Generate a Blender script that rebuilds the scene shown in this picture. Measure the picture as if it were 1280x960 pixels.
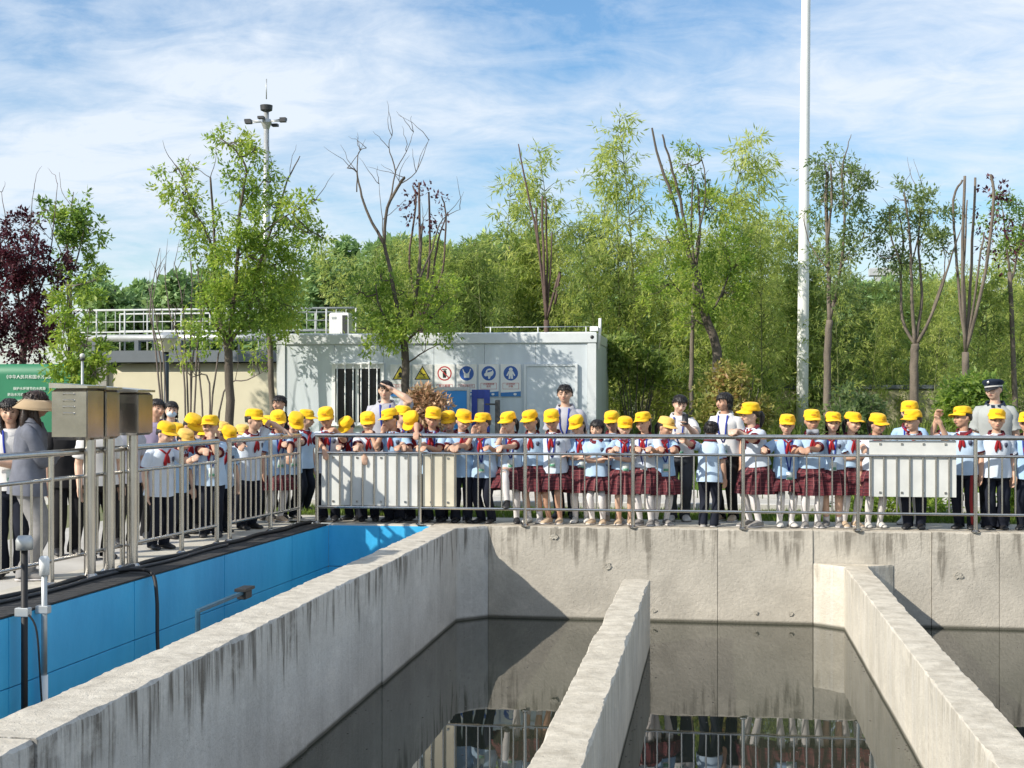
import bpy, math, random
import numpy as np
from mathutils import Vector, Matrix, Euler, noise

for o in list(bpy.data.objects):
    bpy.data.objects.remove(o, do_unlink=True)
SC = bpy.context.scene
COL = SC.collection
R = math.radians

# ------------------------------------------------------------------ camera
F = 1700.0                                  # focal length in photo pixels (1280 wide)
CAM = Vector((2.274, -16.19, 1.545)); YAW = R(8.5); HZ = 498.0
cd = bpy.data.cameras.new('camera'); cam = bpy.data.objects.new('camera', cd); COL.objects.link(cam)
cam.location = CAM; cam.rotation_euler = (R(90), 0, YAW)
cd.sensor_fit = 'HORIZONTAL'; cd.sensor_width = 36.0; cd.lens = 36.0 * F / 1280
cd.shift_y = (HZ - 480) / 1280
cd.clip_start = 0.05; cd.clip_end = 3000
SC.camera = cam
FW = Vector((-math.sin(YAW), math.cos(YAW), 0)); RT = Vector((math.cos(YAW), math.sin(YAW), 0))
def ray(px, py): return FW + RT * ((px - 640) / F) + Vector((0, 0, (HZ - py) / F))
def gnd(px, py, z=0.0):
    d = ray(px, py); return CAM + d * ((z - CAM.z) / d.z)
def aty(px, py, y):
    d = ray(px, py); return CAM + d * ((y - CAM.y) / d.y)
def atx(px, py, x):
    d = ray(px, py); return CAM + d * ((x - CAM.x) / d.x)

# ------------------------------------------------------------------ sky and sun
SUN = Vector((1.0, 0.78, -0.82)).normalized()          # direction the light travels
elev = math.asin(-SUN.z); azim = math.atan2(-SUN.x, -SUN.y)
W = bpy.data.worlds.new('World'); SC.world = W; W.use_nodes = True
nt = W.node_tree; N = nt.nodes; L = nt.links; N.clear()
out = N.new('ShaderNodeOutputWorld'); bg = N.new('ShaderNodeBackground'); bg.inputs[1].default_value = 0.1
sky = N.new('ShaderNodeTexSky'); sky.sky_type = 'NISHITA'; sky.sun_disc = False
sky.sun_elevation = elev; sky.sun_rotation = azim; sky.air_density = 1.0; sky.dust_density = 0.6; sky.ozone_density = 1.6
tc = N.new('ShaderNodeTexCoord'); sx = N.new('ShaderNodeSeparateXYZ'); L.new(tc.outputs['Generated'], sx.inputs[0])
def wmath(op, a, b=None):
    m = N.new('ShaderNodeMath'); m.operation = op
    for i, q in enumerate((a, b)):
        if q is None: continue
        if isinstance(q, (int, float)): m.inputs[i].default_value = q
        else: L.new(q, m.inputs[i])
    return m.outputs[0]
zz = wmath('ADD', wmath('MAXIMUM', sx.outputs[2], 0.0), 0.16)
cx = wmath('DIVIDE', sx.outputs[0], zz); cy = wmath('DIVIDE', sx.outputs[1], zz)
cb = N.new('ShaderNodeCombineXYZ'); L.new(cx, cb.inputs[0]); L.new(cy, cb.inputs[1])
mp = N.new('ShaderNodeMapping'); L.new(cb.outputs[0], mp.inputs[0]); mp.inputs['Rotation'].default_value = (0, 0, R(-24)); mp.inputs['Scale'].default_value = (0.8, 1.0, 1); mp.inputs['Location'].default_value = (3.1, 1.35, 0)
n1 = N.new('ShaderNodeTexNoise'); n1.inputs['Scale'].default_value = 1.05; n1.inputs['Detail'].default_value = 9; n1.inputs['Roughness'].default_value = 0.6; n1.inputs['Distortion'].default_value = 0.5
L.new(mp.outputs[0], n1.inputs['Vector'])
n2 = N.new('ShaderNodeTexNoise'); n2.inputs['Scale'].default_value = 6.0; n2.inputs['Detail'].default_value = 6; n2.inputs['Roughness'].default_value = 0.65; n2.inputs['Distortion'].default_value = 0.8
L.new(mp.outputs[0], n2.inputs['Vector'])
cmix = wmath('ADD', n1.outputs[0], wmath('MULTIPLY', wmath('SUBTRACT', n2.outputs[0], 0.5), 0.30))
ramp = N.new('ShaderNodeValToRGB'); ramp.color_ramp.elements[0].position = 0.375; ramp.color_ramp.elements[1].position = 0.62
ramp.color_ramp.elements[0].color = (0.14, 0.14, 0.14, 1); ramp.color_ramp.elements[1].color = (0.95, 0.95, 0.95, 1)
L.new(cmix, ramp.inputs[0])
mx = N.new('ShaderNodeMix'); mx.data_type = 'RGBA'; L.new(ramp.outputs[0], mx.inputs[0])
hsv = N.new('ShaderNodeHueSaturation'); hsv.inputs['Saturation'].default_value = 1.45; hsv.inputs['Value'].default_value = 0.9; L.new(sky.outputs[0], hsv.inputs['Color']); L.new(hsv.outputs[0], mx.inputs[6]); mx.inputs[7].default_value = (4.75, 5.2, 5.75, 1)
L.new(mx.outputs[2], bg.inputs[0]); L.new(bg.outputs[0], out.inputs[0])
sd = bpy.data.lights.new('sun', 'SUN'); sun = bpy.data.objects.new('sun', sd); COL.objects.link(sun)
sd.energy = 3.25; sd.angle = R(0.6); sd.color = (1.0, 0.93, 0.82)
sun.rotation_euler = SUN.to_track_quat('-Z', 'Y').to_euler(); sun.location = (-20, -20, 30)
vs = SC.view_settings; vs.view_transform = 'Standard'; vs.look = 'None'; vs.exposure = 0.85; vs.gamma = 1.0; vs.use_curve_mapping = False

# ------------------------------------------------------------------ materials
MATS = {}
def mat(name, col, rough=0.6, metal=0.0, var=0.0, vscale=6.0, bump=0.0, bscale=40.0, spec=0.5, sheen=0.0, stretch=None, col2=None, world=False, rnd=0.0):
    if name in MATS: return MATS[name]
    m = bpy.data.materials.new(name); m.use_nodes = True; t = m.node_tree; b = t.nodes['Principled BSDF']
    b.inputs['Base Color'].default_value = (*col, 1); b.inputs['Roughness'].default_value = rough; b.inputs['Metallic'].default_value = metal
    b.inputs['Specular IOR Level'].default_value = spec
    if sheen: b.inputs['Sheen Weight'].default_value = sheen
    if var or col2:
        tcn = t.nodes.new('ShaderNodeTexCoord'); mpn = t.nodes.new('ShaderNodeMapping'); t.links.new(t.nodes.new('ShaderNodeNewGeometry').outputs['Position'] if world else tcn.outputs['Object'], mpn.inputs[0])
        if stretch: mpn.inputs['Scale'].default_value = stretch
        nn = t.nodes.new('ShaderNodeTexNoise'); nn.inputs['Scale'].default_value = vscale; nn.inputs['Detail'].default_value = 6; nn.inputs['Roughness'].default_value = 0.6
        t.links.new(mpn.outputs[0], nn.inputs['Vector'])
        rp = t.nodes.new('ShaderNodeValToRGB'); rp.color_ramp.elements[0].position = 0.32; rp.color_ramp.elements[1].position = 0.68
        c2 = col2 if col2 else tuple(min(1, c * (1 + var)) for c in col)
        c1 = col if col2 else tuple(c * (1 - var) for c in col)
        rp.color_ramp.elements[0].color = (*c1, 1); rp.color_ramp.elements[1].color = (*c2, 1)
        t.links.new(nn.outputs[0], rp.inputs[0]); cs = rp.outputs[0]
        if rnd:
            oi = t.nodes.new('ShaderNodeObjectInfo'); mr = t.nodes.new('ShaderNodeMapRange'); mr.inputs[3].default_value = 1 - rnd; mr.inputs[4].default_value = 1 + rnd; t.links.new(oi.outputs['Random'], mr.inputs[0])
            hv_ = t.nodes.new('ShaderNodeHueSaturation'); t.links.new(mr.outputs[0], hv_.inputs['Value']); t.links.new(cs, hv_.inputs['Color']); cs = hv_.outputs[0]
        t.links.new(cs, b.inputs['Base Color'])
    if bump:
        tcn = t.nodes.new('ShaderNodeTexCoord'); nb = t.nodes.new('ShaderNodeTexNoise'); nb.inputs['Scale'].default_value = bscale; nb.inputs['Detail'].default_value = 5
        t.links.new(tcn.outputs['Object'], nb.inputs['Vector'])
        bn = t.nodes.new('ShaderNodeBump'); bn.inputs['Strength'].default_value = bump; bn.inputs['Distance'].default_value = 0.02
        t.links.new(nb.outputs[0], bn.inputs['Height']); t.links.new(bn.outputs[0], b.inputs['Normal'])
    MATS[name] = m; return m

def leaf_mat(name, cols, trans=0.56, rough=0.5):
    m = bpy.data.materials.new(name); m.use_nodes = True; t = m.node_tree; t.nodes.clear()
    o = t.nodes.new('ShaderNodeOutputMaterial'); g = t.nodes.new('ShaderNodeNewGeometry'); rp = t.nodes.new('ShaderNodeValToRGB')
    tcn = t.nodes.new('ShaderNodeTexCoord'); nn = t.nodes.new('ShaderNodeTexNoise'); nn.inputs['Scale'].default_value = 0.9; nn.inputs['Detail'].default_value = 3
    t.links.new(tcn.outputs['Object'], nn.inputs['Vector'])
    ad = t.nodes.new('ShaderNodeMath'); ad.operation = 'MULTIPLY_ADD'; ad.inputs[1].default_value = 0.55
    sb = t.nodes.new('ShaderNodeMath'); sb.operation = 'MULTIPLY_ADD'; sb.inputs[1].default_value = 1.3; sb.inputs[2].default_value = -0.42
    t.links.new(nn.outputs[0], sb.inputs[0])
    t.links.new(g.outputs['Random Per Island'], ad.inputs[0]); t.links.new(sb.outputs[0], ad.inputs[2])
    while len(rp.color_ramp.elements) < len(cols): rp.color_ramp.elements.new(0.5)
    for i, c in enumerate(cols):
        rp.color_ramp.elements[i].position = i / (len(cols) - 1); rp.color_ramp.elements[i].color = (*c, 1)
    t.links.new(ad.outputs[0], rp.inputs[0])
    b = t.nodes.new('ShaderNodeBsdfPrincipled'); b.inputs['Roughness'].default_value = rough; b.inputs['Specular IOR Level'].default_value = 0.35
    tr = t.nodes.new('ShaderNodeBsdfTranslucent'); ms = t.nodes.new('ShaderNodeMixShader'); ms.inputs[0].default_value = trans
    hs = t.nodes.new('ShaderNodeHueSaturation'); hs.inputs['Value'].default_value = 1.5; hs.inputs['Saturation'].default_value = 1.1
    t.links.new(rp.outputs[0], b.inputs['Base Color']); t.links.new(rp.outputs[0], hs.inputs['Color']); t.links.new(hs.outputs[0], tr.inputs['Color'])
    t.links.new(b.outputs[0], ms.inputs[1]); t.links.new(tr.outputs[0], ms.inputs[2]); t.links.new(ms.outputs[0], o.inputs[0])
    return m

def concrete(name, base, dark, streak=0.6, bump=0.5, top=0.0, streak_len=0.5, white=0.0):
    """weathered cast concrete: cloudy base, pits, run-down stains under the top edge, white lime runs"""
    m = bpy.data.materials.new(name); m.use_nodes = True; t = m.node_tree; b = t.nodes['Principled BSDF']; b.inputs['Roughness'].default_value = 0.9; b.inputs['Specular IOR Level'].default_value = 0.2
    nd = t.nodes.new; lk = t.links.new
    g = nd('ShaderNodeNewGeometry'); pos = g.outputs['Position']
    def nz(scale, stretch, det=6, ro=0.6):
        mpn = nd('ShaderNodeMapping'); mpn.inputs['Scale'].default_value = stretch; lk(pos, mpn.inputs[0])
        q = nd('ShaderNodeTexNoise'); q.inputs['Scale'].default_value = scale; q.inputs['Detail'].default_value = det; q.inputs['Roughness'].default_value = ro; lk(mpn.outputs[0], q.inputs['Vector']); return q.outputs[0]
    def rmp(x, a, c, va=0.0, vb=1.0):
        q = nd('ShaderNodeMapRange'); q.inputs[1].default_value = a; q.inputs[2].default_value = c; q.inputs[3].default_value = va; q.inputs[4].default_value = vb; lk(x, q.inputs[0]); return q.outputs[0]
    def mul(x, y):
        q = nd('ShaderNodeMath'); q.operation = 'MULTIPLY'; lk(x, q.inputs[0])
        if isinstance(y, float): q.inputs[1].default_value = y
        else: lk(y, q.inputs[1])
        return q.outputs[0]
    def mixc(f, a, c):
        q = nd('ShaderNodeMix'); q.data_type = 'RGBA'; lk(f, q.inputs[0])
        for i, z in ((6, a), (7, c)):
            if isinstance(z, tuple): q.inputs[i].default_value = (*z, 1)
            else: lk(z, q.inputs[i])
        return q.outputs[2]
    cloud = rmp(nz(1.6, (1, 1, 1), 8), 0.3, 0.7)
    c = mixc(cloud, tuple(x * 0.8 for x in base), tuple(min(1, x * 1.12) for x in base))
    grain = rmp(nz(30, (1, 1, 1), 8, .75), 0.42, 0.66); c = mixc(mul(grain, 0.3), c, tuple(x * 0.55 for x in base))
    sep = nd('ShaderNodeSeparateXYZ'); lk(pos, sep.inputs[0])
    st = rmp(nz(3.2, (2.6, 2.6, 0.16), 7, 0.7), 0.47, 0.57)
    ln = nz(5.5, (1, 1, 0.02), 3)
    hgt = nd('ShaderNodeMath'); hgt.operation = 'ADD'; lk(sep.outputs[2], hgt.inputs[0]); lk(rmp(ln, 0.3, 0.7, -0.05, streak_len), hgt.inputs[1])
    hm = rmp(hgt.outputs[0], top - 0.02, top + 0.25 * streak_len)
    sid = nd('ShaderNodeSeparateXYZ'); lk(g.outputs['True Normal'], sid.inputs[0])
    side = rmp(sid.outputs[2], 0.75, 0.45)
    c = mixc(mul(mul(mul(st, hm), side), streak), c, dark)
    if white:
        wst = rmp(nz(4.0, (3.2, 3.2, 0.12), 6, 0.7), 0.47, 0.6); c = mixc(mul(mul(wst, side), white), c, (0.62, 0.62, 0.60))
    spot = rmp(nz(9, (1, 1, .8), 9, .75), .58, .68); c = mixc(mul(spot, 0.3), c, tuple(x * 0.45 for x in base))
    pale = rmp(nz(2.3, (1, 1, 1.6), 9, .7), .55, .66); c = mixc(mul(mul(pale, side), 0.4), c, tuple(min(1, x * 1.25) for x in base))
    blot = rmp(nz(0.9, (1, 1, 0.7), 9, 0.72), 0.54, 0.68); c = mixc(mul(blot, 0.5), c, tuple(x * 0.62 for x in base))
    tide = rmp(sep.outputs[2], -1.065, -1.095); c = mixc(mul(mul(tide, side), 0.85), c, (0.05, 0.05, 0.035))
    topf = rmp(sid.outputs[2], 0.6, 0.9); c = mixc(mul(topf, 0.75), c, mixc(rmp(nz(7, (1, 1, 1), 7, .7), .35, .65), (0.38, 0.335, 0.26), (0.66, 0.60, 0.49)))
    lk(c, b.inputs['Base Color'])
    vor = nd('ShaderNodeTexVoronoi'); vor.inputs['Scale'].default_value = 22; lk(pos, vor.inputs['Vector'])
    pit = rmp(vor.outputs['Distance'], 0.0, 0.16)
    bn = nd('ShaderNodeBump'); bn.inputs['Strength'].default_value = bump; bn.inputs['Distance'].default_value = 0.02
    hs = nd('ShaderNodeMath'); hs.operation = 'ADD'; lk(mul(pit, 0.5), hs.inputs[0]); lk(nz(28, (1, 1, 1), 8, 0.7), hs.inputs[1])
    lk(hs.outputs[0], bn.inputs['Height']); lk(bn.outputs[0], b.inputs['Normal'])
    return m

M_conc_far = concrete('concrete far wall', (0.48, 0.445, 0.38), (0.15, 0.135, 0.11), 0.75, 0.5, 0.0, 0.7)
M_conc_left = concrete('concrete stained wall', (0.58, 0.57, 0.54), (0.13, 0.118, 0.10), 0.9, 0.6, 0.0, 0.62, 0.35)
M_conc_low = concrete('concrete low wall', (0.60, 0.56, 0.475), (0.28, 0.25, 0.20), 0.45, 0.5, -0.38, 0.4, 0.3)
M_steel = mat('brushed stainless steel', (0.57, 0.545, 0.505), 0.25, 1.0, 0.12, 14, stretch=(1, 1, .2))
M_steel_box = mat('polished steel sheet', (0.42, 0.40, 0.375), 0.22, 1.0, 0.18, 3.0, bump=0.06, bscale=5)
M_board = mat('pale grey board', (0.62, 0.63, 0.60), 0.6, 0, 0.10, 3.0)
M_boardw = mat('yellowed board', (0.60, 0.56, 0.44), 0.6, 0, 0.14, 2.2)
M_blue = mat('blue tank paint', (0.03, 0.36, 0.68), 0.45, 0, 0, 1.1, bump=0.15, bscale=14, stretch=(1.5, 1.5, .6), col2=(0.06, 0.48, 0.82), world=True)
M_black = mat('black rubber', (0.012, 0.012, 0.013), 0.6)
M_dark = mat('dark grey metal', (0.05, 0.052, 0.055), 0.5, 0.3)
M_white = mat('white paint', (0.78, 0.79, 0.78), 0.45, 0, 0.05, 3)
M_galv = mat('galvanised metal', (0.48, 0.50, 0.50), 0.45, 0.6, 0.12, 8)
M_cont = mat('pale blue grey sheet', (0.55, 0.60, 0.63), 0.5, 0, 0.10, 3.0, stretch=(1, 1, .12))
M_frame = mat('grey white steel frame', (0.60, 0.63, 0.64), 0.5, 0, 0.06, 4)
M_glass = mat('dark window glass', (0.008, 0.010, 0.014), 0.12, 0, spec=0.25)
M_cream = mat('cream render', (0.62, 0.57, 0.42), 0.85, 0, 0.06, 1.2, bump=0.1)
M_slate = mat('slate grey coping', (0.13, 0.15, 0.17), 0.7, 0, 0.1, 2)
M_green = mat('green banner sheet', (0.010, 0.17, 0.08), 0.5, 0, 0.06, 1.2, bump=0.15, bscale=3)
M_bark = mat('grey brown bark', (0.095, 0.078, 0.062), 0.9, 0, 0.35, 9, bump=0.5, bscale=30, stretch=(1, 1, .3))
M_barkp = mat('pale bark', (0.145, 0.12, 0.095), 0.9, 0, 0.35, 9, bump=0.5, bscale=30, stretch=(1, 1, .3))
M_barkr = mat('reddish cut stems', (0.10, 0.066, 0.054), 0.85, 0, 0.3, 10, bump=0.4)
M_twig = mat('grey twig', (0.15, 0.125, 0.11), 0.9, 0, 0.2, 8)
M_leafA = leaf_mat('yellow green leaves', [(0.085, 0.146, 0.040), (0.189, 0.289, 0.063), (0.321, 0.407, 0.085), (0.473, 0.493, 0.128)])
M_leafB = leaf_mat('mid green leaves', [(0.068, 0.125, 0.040), (0.141, 0.227, 0.059), (0.264, 0.363, 0.083), (0.402, 0.454, 0.118)])
M_leafG = leaf_mat('grey green leaves', [(0.091, 0.136, 0.064), (0.160, 0.227, 0.091), (0.250, 0.317, 0.124), (0.363, 0.408, 0.170)])
M_leafP = leaf_mat('purple leaves', [(0.028, 0.010, 0.016), (0.055, 0.016, 0.025), (0.109, 0.028, 0.040), (0.172, 0.055, 0.062)], 0.25)
M_bam = leaf_mat('bamboo leaves', [(0.136, 0.190, 0.055), (0.270, 0.340, 0.097), (0.451, 0.501, 0.152), (0.609, 0.618, 0.253)])
M_bamd = leaf_mat('deep green bamboo leaves', [(0.073, 0.118, 0.040), (0.153, 0.221, 0.071), (0.282, 0.357, 0.102), (0.484, 0.488, 0.184)])
M_far = leaf_mat('far wood leaves', [(0.124, 0.224, 0.105), (0.198, 0.319, 0.134), (0.287, 0.411, 0.168), (0.442, 0.525, 0.205)], 0.25)
M_dry = leaf_mat('dry bush leaves', [(0.150, 0.135, 0.064), (0.360, 0.255, 0.144), (0.540, 0.330, 0.208), (0.675, 0.570, 0.384)], 0.2)
M_bush = leaf_mat('golden bush leaves', [(0.096, 0.120, 0.033), (0.192, 0.216, 0.052), (0.324, 0.300, 0.091), (0.360, 0.180, 0.091)], 0.3)
M_grass = leaf_mat('grass blades', [(0.070, 0.126, 0.021), (0.140, 0.210, 0.035), (0.224, 0.294, 0.056)], 0.3)
M_culm = mat('bamboo culm', (0.13, 0.15, 0.045), 0.45, 0, 0.25, 5)

# ------------------------------------------------------------------ mesh helpers
class MB:
    def __init__(s): s.v = []; s.f = []; s.a = []
    def add(s, vs, fs, at=None):
        k = len(s.v); s.v += [tuple(q) for q in vs]; s.f += [tuple(i + k for i in f) for f in fs]
        s.a += (at if at else [(0, 0, 0)] * len(vs))
    def box(s, a, b):
        x0, y0, z0 = a; x1, y1, z1 = b
        s.add([(x0, y0, z0), (x1, y0, z0), (x1, y1, z0), (x0, y1, z0), (x0, y0, z1), (x1, y0, z1), (x1, y1, z1), (x0, y1, z1)],
              [(0, 3, 2, 1), (4, 5, 6, 7), (0, 1, 5, 4), (1, 2, 6, 5), (2, 3, 7, 6), (3, 0, 4, 7)]); return s
    def cbox(s, c, size, rot=None):
        """centred box with a small bevel, optional rotation matrix"""
        h = Vector(size) / 2; bv = min(h) * 0.18; vs = []; 
        for ax in range(3):
            pass
        ring = [(-1, -1), (1, -1), (1, 1), (-1, 1)]
        def lay(z, i): return [(x * (h.x - i), y * (h.y - i), z) for x, y in ring]
        rings = [lay(-h.z, bv), lay(-h.z + bv, 0), lay(h.z - bv, 0), lay(h.z, bv)]
        vs = [Vector(p) for r in rings for p in r]
        if rot: vs = [rot @ p for p in vs]
        vs = [p + Vector(c) for p in vs]
        fs = [(3, 2, 1, 0), (12, 13, 14, 15)]
        for k in range(3):
            for i in range(4): fs.append((k * 4 + i, k * 4 + (i + 1) % 4, k * 4 + 4 + (i + 1) % 4, k * 4 + 4 + i))
        s.add(vs, fs); return s
    def loft(s, rings, cap=True, at=None):
        n = len(rings[0]); vs = [p for r in rings for p in r]; fs = []
        for k in range(len(rings) - 1):
            for i in range(n): fs.append((k * n + i, k * n + (i + 1) % n, (k + 1) * n + (i + 1) % n, (k + 1) * n + i))
        if cap: fs.append(tuple(range(n - 1, -1, -1))); fs.append(tuple((len(rings) - 1) * n + i for i in range(n)))
        s.add(vs, fs, at); return s
    def tube(s, pts, rad, n=8, cap=True, rnd=False):
        pts = [Vector(p) for p in pts]
        if not hasattr(rad, '__len__'): rad = [rad] * len(pts)
        rad = list(rad)
        if rnd:                                            # rounded ends
            d0 = (pts[0] - pts[1]).normalized(); d1 = (pts[-1] - pts[-2]).normalized()
            r0, r1 = rad[0], rad[-1]
            pts = [pts[0] + d0 * r0 * .95, pts[0] + d0 * r0 * .6] + pts + [pts[-1] + d1 * r1 * .6, pts[-1] + d1 * r1 * .95]
            rad = [r0 * .25, r0 * .78] + rad + [r1 * .78, r1 * .25]
        up = None; rings = []
        for i, p in enumerate(pts):
            d = (pts[min(i + 1, len(pts) - 1)] - pts[max(i - 1, 0)])
            d = d.normalized() if d.length > 1e-9 else Vector((0, 0, 1))
            if up is None:
                up = Vector((0, 0, 1)) if abs(d.z) < .9 else Vector((0, 1, 0))
            u = (up - d * up.dot(d))
            u = u.normalized() if u.length > 1e-6 else d.orthogonal().normalized()
            w = d.cross(u); up = u
            rings.append([p + (u * math.cos(2 * math.pi * k / n) + w * math.sin(2 * math.pi * k / n)) * rad[i] for k in range(n)])
        return s.loft(rings, cap)
    def ell(s, c, r, rot=None, nu=12, nv=8):
        c = Vector(c); vs = []; fs = []
        for j in range(1, nv):
            th = math.pi * j / nv
            for i in range(nu):
                ph = 2 * math.pi * i / nu
                p = Vector((r[0] * math.sin(th) * math.cos(ph), r[1] * math.sin(th) * math.sin(ph), r[2] * math.cos(th)))
                vs.append(c + (rot @ p if rot else p))
        t = Vector((0, 0, r[2])); vs.append(c + (rot @ t if rot else t)); vs.append(c - (rot @ t if rot else t))
        for j in range(nv - 2):
            for i in range(nu): fs.append((j * nu + i, (j + 1) * nu + i, (j + 1) * nu + (i + 1) % nu, j * nu + (i + 1) % nu))
        T = len(vs) - 2
        for i in range(nu):
            fs.append((T, i, (i + 1) % nu)); fs.append((T + 1, (nv - 2) * nu + (i + 1) % nu, (nv - 2) * nu + i))
        s.add(vs, fs); return s
    def poly(s, pts, th, nrm=Vector((0, -1, 0))):
        """flat polygon with thickness th along nrm"""
        n = len(pts); a = [Vector(p) for p in pts]; b = [p + nrm * th for p in a]
        s.add(a + b, [tuple(range(n)), tuple(range(2 * n - 1, n - 1, -1))] + [(i, (i + 1) % n, n + (i + 1) % n, n + i) for i in range(n)]); return s
    def jit(s, amt, sc=9.0, seed=0.0):
        nv = []
        for p in s.v:
            q = noise.noise_vector(Vector(p) * sc + Vector((seed, seed * 1.7, seed * .3))); nv.append((p[0] + q.x * amt, p[1] + q.y * amt, p[2] + q.z * amt))
        s.v = nv; return s
    def build(s, name, m, parent=None, smooth=True, attr=False, loc=None):
        me = bpy.data.meshes.new(name); me.from_pydata(s.v, [], s.f); me.update()
        if m: me.materials.append(m)
        if smooth: me.shade_smooth()
        if attr:
            a = me.attributes.new('pc', 'FLOAT_VECTOR', 'POINT'); a.data.foreach_set('vector', np.array(s.a, dtype=np.float32).ravel())
        o = bpy.data.objects.new(name, me); COL.objects.link(o)
        if parent: o.parent = parent
        if loc: o.location = loc
        return o
def flat(mb, name, m, parent=None, **k): return mb.build(name, m, parent, smooth=False, **k)
def sharp(o, ang=35):
    o.data.set_sharp_from_angle(angle=R(ang)); return o
def tag(o, label, cat, group=None):
    o['label'] = label; o['category'] = cat
    if group: o['group'] = group
    return o
def thing(name, label, cat, loc=(0, 0, 0), rz=0, group=None):
    o = bpy.data.objects.new(name, None); COL.objects.link(o); o.empty_display_size = 0.1
    o.location = loc; o.rotation_euler = (0, 0, rz); return tag(o, label, cat, group)
def kind(o, k): o['kind'] = k; return o
def bxo(name, a, b, m, parent=None):
    c = [(a[i] + b[i]) / 2 for i in range(3)]; s = [abs(b[i] - a[i]) for i in range(3)]
    return sharp(MB().cbox(c, s).build(name, m, parent))
def copyo(o, parent, loc):
    c = o.copy(); COL.objects.link(c); c.parent = parent; c.location = loc; return c
def rel(parent): return Vector(parent.location)

def np_mesh(name, V, Fq, m, parent=None, smooth=False):
    me = bpy.data.meshes.new(name); nv = len(V); nf = len(Fq); k = Fq.shape[1]
    me.vertices.add(nv); me.vertices.foreach_set('co', V.astype(np.float32).ravel())
    me.loops.add(nf * k); me.loops.foreach_set('vertex_index', Fq.astype(np.int32).ravel())
    me.polygons.add(nf); me.polygons.foreach_set('loop_start', np.arange(0, nf * k, k, dtype=np.int32))
    me.update(calc_edges=True); me.validate()
    if m: me.materials.append(m)
    if smooth: me.shade_smooth()
    o = bpy.data.objects.new(name, me); COL.objects.link(o)
    if parent: o.parent = parent
    return o

def text_mesh(body, size, m, name, parent, loc, align='CENTER', rot=(R(90), 0, 0), spacing=1.0):
    cu = bpy.data.curves.new('t', 'FONT'); cu.body = body; cu.size = size; cu.align_x = align; cu.align_y = 'CENTER'; cu.resolution_u = 1; cu.extrude = 0.0012; cu.space_character = spacing
    to = bpy.data.objects.new('t', cu); COL.objects.link(to); dg = bpy.context.evaluated_depsgraph_get(); dg.update()
    me = bpy.data.meshes.new_from_object(to.evaluated_get(dg)); bpy.data.objects.remove(to, do_unlink=True); me.materials.clear(); me.materials.append(m)
    o = bpy.data.objects.new(name, me); COL.objects.link(o); o.parent = parent; o.location = loc; o.rotation_euler = rot; return o

# ------------------------------------------------------------------ ground, water, paving
def settle(t, loc):
    loc = Vector(loc); t.location = loc
    for c in t.children: c.location = Vector(c.location) - loc
    return t
M_ground = mat('soil and grass ground', (0.10, 0.12, 0.05), 0.95, 0, 0, 3.0, bump=0.6, bscale=14, col2=(0.19, 0.18, 0.09))
M_path = mat('light concrete paving', (0.46, 0.44, 0.40), 0.9, 0, 0.14, 1.5, bump=0.25, bscale=30)
M_slab = mat('pale concrete apron', (0.50, 0.47, 0.40), 0.9, 0, 0.16, 2.5, bump=0.3, bscale=30)
M_kerb = mat('kerb stone', (0.50, 0.49, 0.46), 0.85, 0, 0.15, 5, bump=0.3)
def sheet(name, quads, z, m):
    mb = MB()
    for (x0, y0, x1, y1) in quads: mb.add([(x0, y0, z), (x1, y0, z), (x1, y1, z), (x0, y1, z)], [(0, 1, 2, 3)])
    return kind(flat(mb, name, m), 'structure')
BX1 = 13.0; BY0 = -13.0
sheet('ground', [(-1500, 0.42, 1500, 2500), (-1500, -1500, -2.95, 0.42), (BX1, -1500, 1500, 0.42), (-2.95, -1500, BX1, BY0)], -0.02, M_ground)
sheet('near_path', [(-2.9, -40, BX1 + 4, BY0 - .32)], -0.004, M_path)
sheet('left_path', [(-5.4, -40, -3.42, 0.4)], -0.006, M_path)
sheet('apron_path', [(-5.4, 0.405, 30, 1.25)], -0.003, M_slab)
sheet('back_path', [(-30, 2.75, 40, 5.2)], -0.006, M_path)
k = thing('kerb', 'low pale kerb stones along the path behind the lawn strip', 'kerb')
km = MB().cbox((0, 0, .03), (0.985, .12, .16)); k0 = sharp(km.build('kerb_stone', M_kerb, k)); k0.location = (-9.5, 2.66, 0)
for i in range(1, 24): copyo(k0, k, (-9.5 + i, 2.66 , 0))
k2 = thing('kerb', 'low pale kerb stones between back path and planting bed', 'kerb')
k1 = copyo(k0, k2, (-9.5, 5.28, 0))
for i in range(1, 24): copyo(k0, k2, (-9.5 + i, 5.28, 0))

def water_mat():
    m = bpy.data.materials.new('dark still water'); m.use_nodes = True; t = m.node_tree; b = t.nodes['Principled BSDF']
    b.inputs['Base Color'].default_value = (0.030, 0.034, 0.024, 1); b.inputs['Roughness'].default_value = 0.015; b.inputs['IOR'].default_value = 1.42
    n = t.nodes.new('ShaderNodeTexNoise'); n.inputs['Scale'].default_value = 2.2; n.inputs['Detail'].default_value = 3
    bn = t.nodes.new('ShaderNodeBump'); bn.inputs['Strength'].default_value = 0.02; bn.inputs['Distance'].default_value = 0.02
    g = t.nodes.new('ShaderNodeNewGeometry'); t.links.new(g.outputs['Position'], n.inputs['Vector']); t.links.new(n.outputs[0], bn.inputs['Height']); t.links.new(bn.outputs[0], b.inputs['Normal'])
    return m
M_water = water_mat()
sheet('water', [(-0.9, BY0 - .1, BX1, 0.2)], -1.11, M_water)
sheet('blue_tank_water', [(-3.2, BY0, -1.0, 0.12)], -1.3, M_water)
sheet('basin_floor', [(-3.3, BY0 - .2, BX1, 0.3)], -2.4, M_conc_far)

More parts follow.
